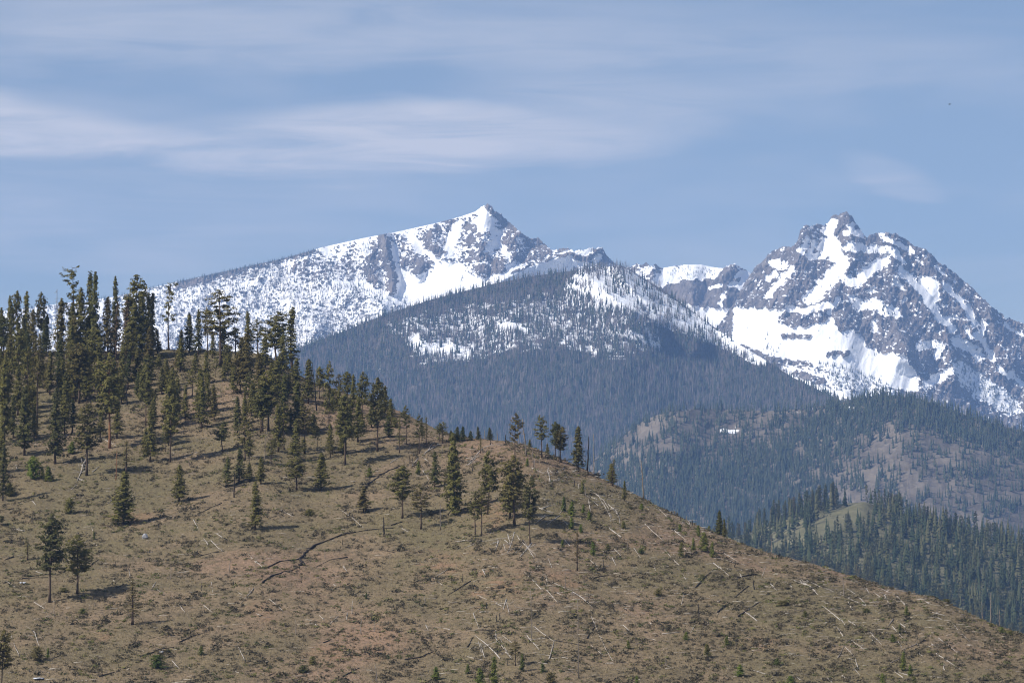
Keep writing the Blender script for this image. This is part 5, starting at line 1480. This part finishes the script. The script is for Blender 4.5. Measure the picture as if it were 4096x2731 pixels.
P, g = sow(2600, grid_burn, depth_burn, lambda u, v, c: np.clip(0.5 + fbm(u / 20, v / 10, 2, 345), 0, 1), 57, (560, 1090), (392, 545))
h = fr.uniform(7, 17, (len(P), 1))
scatter('dead_slope_trees', P - [0, 0, 0.4], dead_t, h * np.array([[1.5, 1.5, 1.0]]), M_FARDEAD, 58, 'grey dead trunks on the burnt slope')

# trees high on the snowy mountains
def left_d(u, v, c):
    k = px('K', 0, 0)
    ridge_row = (1 - sstep(v - c, 1.5, 6)) * (1 - sstep(u, 312, 322))
    flank = (1 - sstep(u, 345, 400)) * (0.25 + 0.6 * fbm(u / 14, v / 9, 3, 351)) * sstep(v - c, 2, 8)
    foot = 0.5 * np.exp(-(stroke_dist(u, v, pts('K', [(700, 920), (880, 1010), (1050, 1080), (1180, 1080)])) / 4.5) ** 2)
    shoulder = 0.10 * sstep(u, 455, 480)
    return np.clip(ridge_row + flank + foot + shoulder * 0.3, 0.0, 1)
P, g = sow(9000, grid_left, depth_left, left_d, 61, (-60, 620), (240, 352))
h = fr.uniform(7, 15, (len(P), 1))
scatter('high_forest', P - [0, 0, 0.4], slim_t + dead_t, h * np.array([[1.25, 1.25, 1.0]]), M_FAR, 62, 'small dark trees on the snowy flank of the pointed peak')
def left_dead(u, v, c):
    return np.clip((1 - sstep(u, 330, 400)) * (0.45 + 1.1 * fbm(u / 18, v / 10, 3, 357)) * sstep(v - c, 2, 8), 0, 1)
P, g = sow(9000, grid_left, depth_left, left_dead, 67, (60, 420), (262, 352))
h = fr.uniform(9, 20, (len(P), 1))
scatter('dead_high_forest', P - [0, 0, 0.4], dead_t, h * np.array([[1.8, 1.8, 1.0]]), M_FARDEAD, 68, 'grey dead trees on the snowy flank of the pointed peak')
def right_d(u, v, c):
    a = np.exp(-(stroke_dist(u, v, pts('M', [(0, 1060), (60, 1070)])) / 4) ** 2)
    b = 1.0 * poly_soft(u, v, pts('M', [(330, 1150), (470, 1160), (640, 1210), (800, 1290), (900, 1350), (600, 1400), (450, 1340)]), 3)
    d = 0.8 * poly_soft(u, v, pts('M', [(1300, 1140), (1450, 1180), (1800, 1480), (1700, 1540), (1400, 1330)]), 5)
    e = 0.7 * np.exp(-(stroke_dist(u, v, pts('M', [(820, 780), (880, 820)])) / 4) ** 2) + 0.5 * np.exp(-(stroke_dist(u, v, pts('M', [(600, 370), (850, 370)])) / 3) ** 2) + 0.6 * np.exp(-(stroke_dist(u, v, pts('M', [(1090, 1060), (1220, 1050)])) / 4) ** 2)
    return np.clip(a + b + d + e + 0.02, 0, 1)
P, g = sow(1500, grid_right, depth_right, right_d, 63, (745, 1060), (220, 420))
h = fr.uniform(8, 17, (len(P), 1))
scatter('peak_trees', P - [0, 0, 0.4], slim_t + dead_t, h * np.array([[1.3, 1.3, 1.0]]), M_FAR, 64, 'small dark trees at the snowy foot of the rocky peak')
P, g = sow(260, grid_mid, depth_mid, lambda u, v, c: np.clip(0.9 * poly_soft(u, v, pts('L', [(1420, 300), (1600, 260), (1900, 300), (1850, 370), (1500, 390)]), 2), 0, 1), 65, (600, 800), (262, 300))
h = fr.uniform(6, 11, (len(P), 1))
scatter('ridge_trees', P, slim_t + dead_t, h * np.array([[1.3, 1.3, 1.0]]), M_FAR, 66, 'sparse small trees on the snowy saddle ridge')

# ------------------------------------------------------------------ a bird far up in the sky
m_bd, ntd, bd_ = material('bird_feathers', 0.8, 0.1)
bd_.inputs['Base Color'].default_value = (0.03, 0.03, 0.035, 1)
P = unproject(949.5, 104.5, 1000.0)
bird = empty_at('bird', P, 0.5, (1, 1, 1))
Vb, Fb = tube([(-0.42, 0, 0.02), (-0.28, 0, 0), (0, 0, 0), (0.3, 0, 0.02), (0.42, 0, 0.03)], [0.02, 0.09, 0.13, 0.06, 0.04], 6)
link('body', mesh_arrays('body', Vb, Fb, m_bd), bird)
for s_ in (-1, 1):
    Vw = np.array([(-0.16, s_ * 0.08, 0.03), (0.18, s_ * 0.08, 0.03), (0.02, s_ * 0.55, 0.22), (-0.22, s_ * 0.5, 0.2), (-0.12, s_ * 0.98, 0.16)])
    Vw = np.concatenate([Vw, Vw + np.array([0, 0, -0.02])])
    Fw = np.array([(0, 1, 2), (0, 2, 3), (3, 2, 4), (5, 7, 6), (5, 8, 7), (8, 9, 7), (0, 5, 6), (0, 6, 1), (1, 6, 7), (1, 7, 2), (2, 7, 9), (2, 9, 4), (4, 9, 8), (4, 8, 3), (3, 8, 5), (3, 5, 0)])
    link('wing', mesh_arrays('wing', Vw, Fw, m_bd), bird)
tag(bird, 'small dark bird flying high in the sky at right', 'bird')
#OBJ_END

# ------------------------------------------------------------------ haze: the air of the valley
hx, hy0, hy1, hz0, hz1 = 5400.0, -600.0, 14500.0, GZ - 20.0, 1720.0
hv_ = [(x, y, z) for z in (hz0, hz1) for y in (hy0, hy1) for x in (-hx, hx)]
hf_ = [(0, 2, 3, 1), (4, 5, 7, 6), (0, 1, 5, 4), (2, 6, 7, 3), (0, 4, 6, 2), (1, 3, 7, 5)]
m_h = bpy.data.materials.new('haze')
m_h.use_nodes = True
nh_t = m_h.node_tree
for n in list(nh_t.nodes):
    nh_t.nodes.remove(n)
pv = nh_t.nodes.new('ShaderNodeVolumePrincipled')
pv.inputs['Color'].default_value = (0.31, 0.53, 1.0, 1)
pv.inputs['Density'].default_value = 4.5e-5
pv.inputs['Anisotropy'].default_value = 0.0
mo = nh_t.nodes.new('ShaderNodeOutputMaterial')
nh_t.links.new(pv.outputs[0], mo.inputs['Volume'])
hz = link('haze', mesh_arrays('haze', np.array(hv_), np.array(hf_), m_h))
tag(hz, 'thin blue haze filling the valley air', kind='stuff')
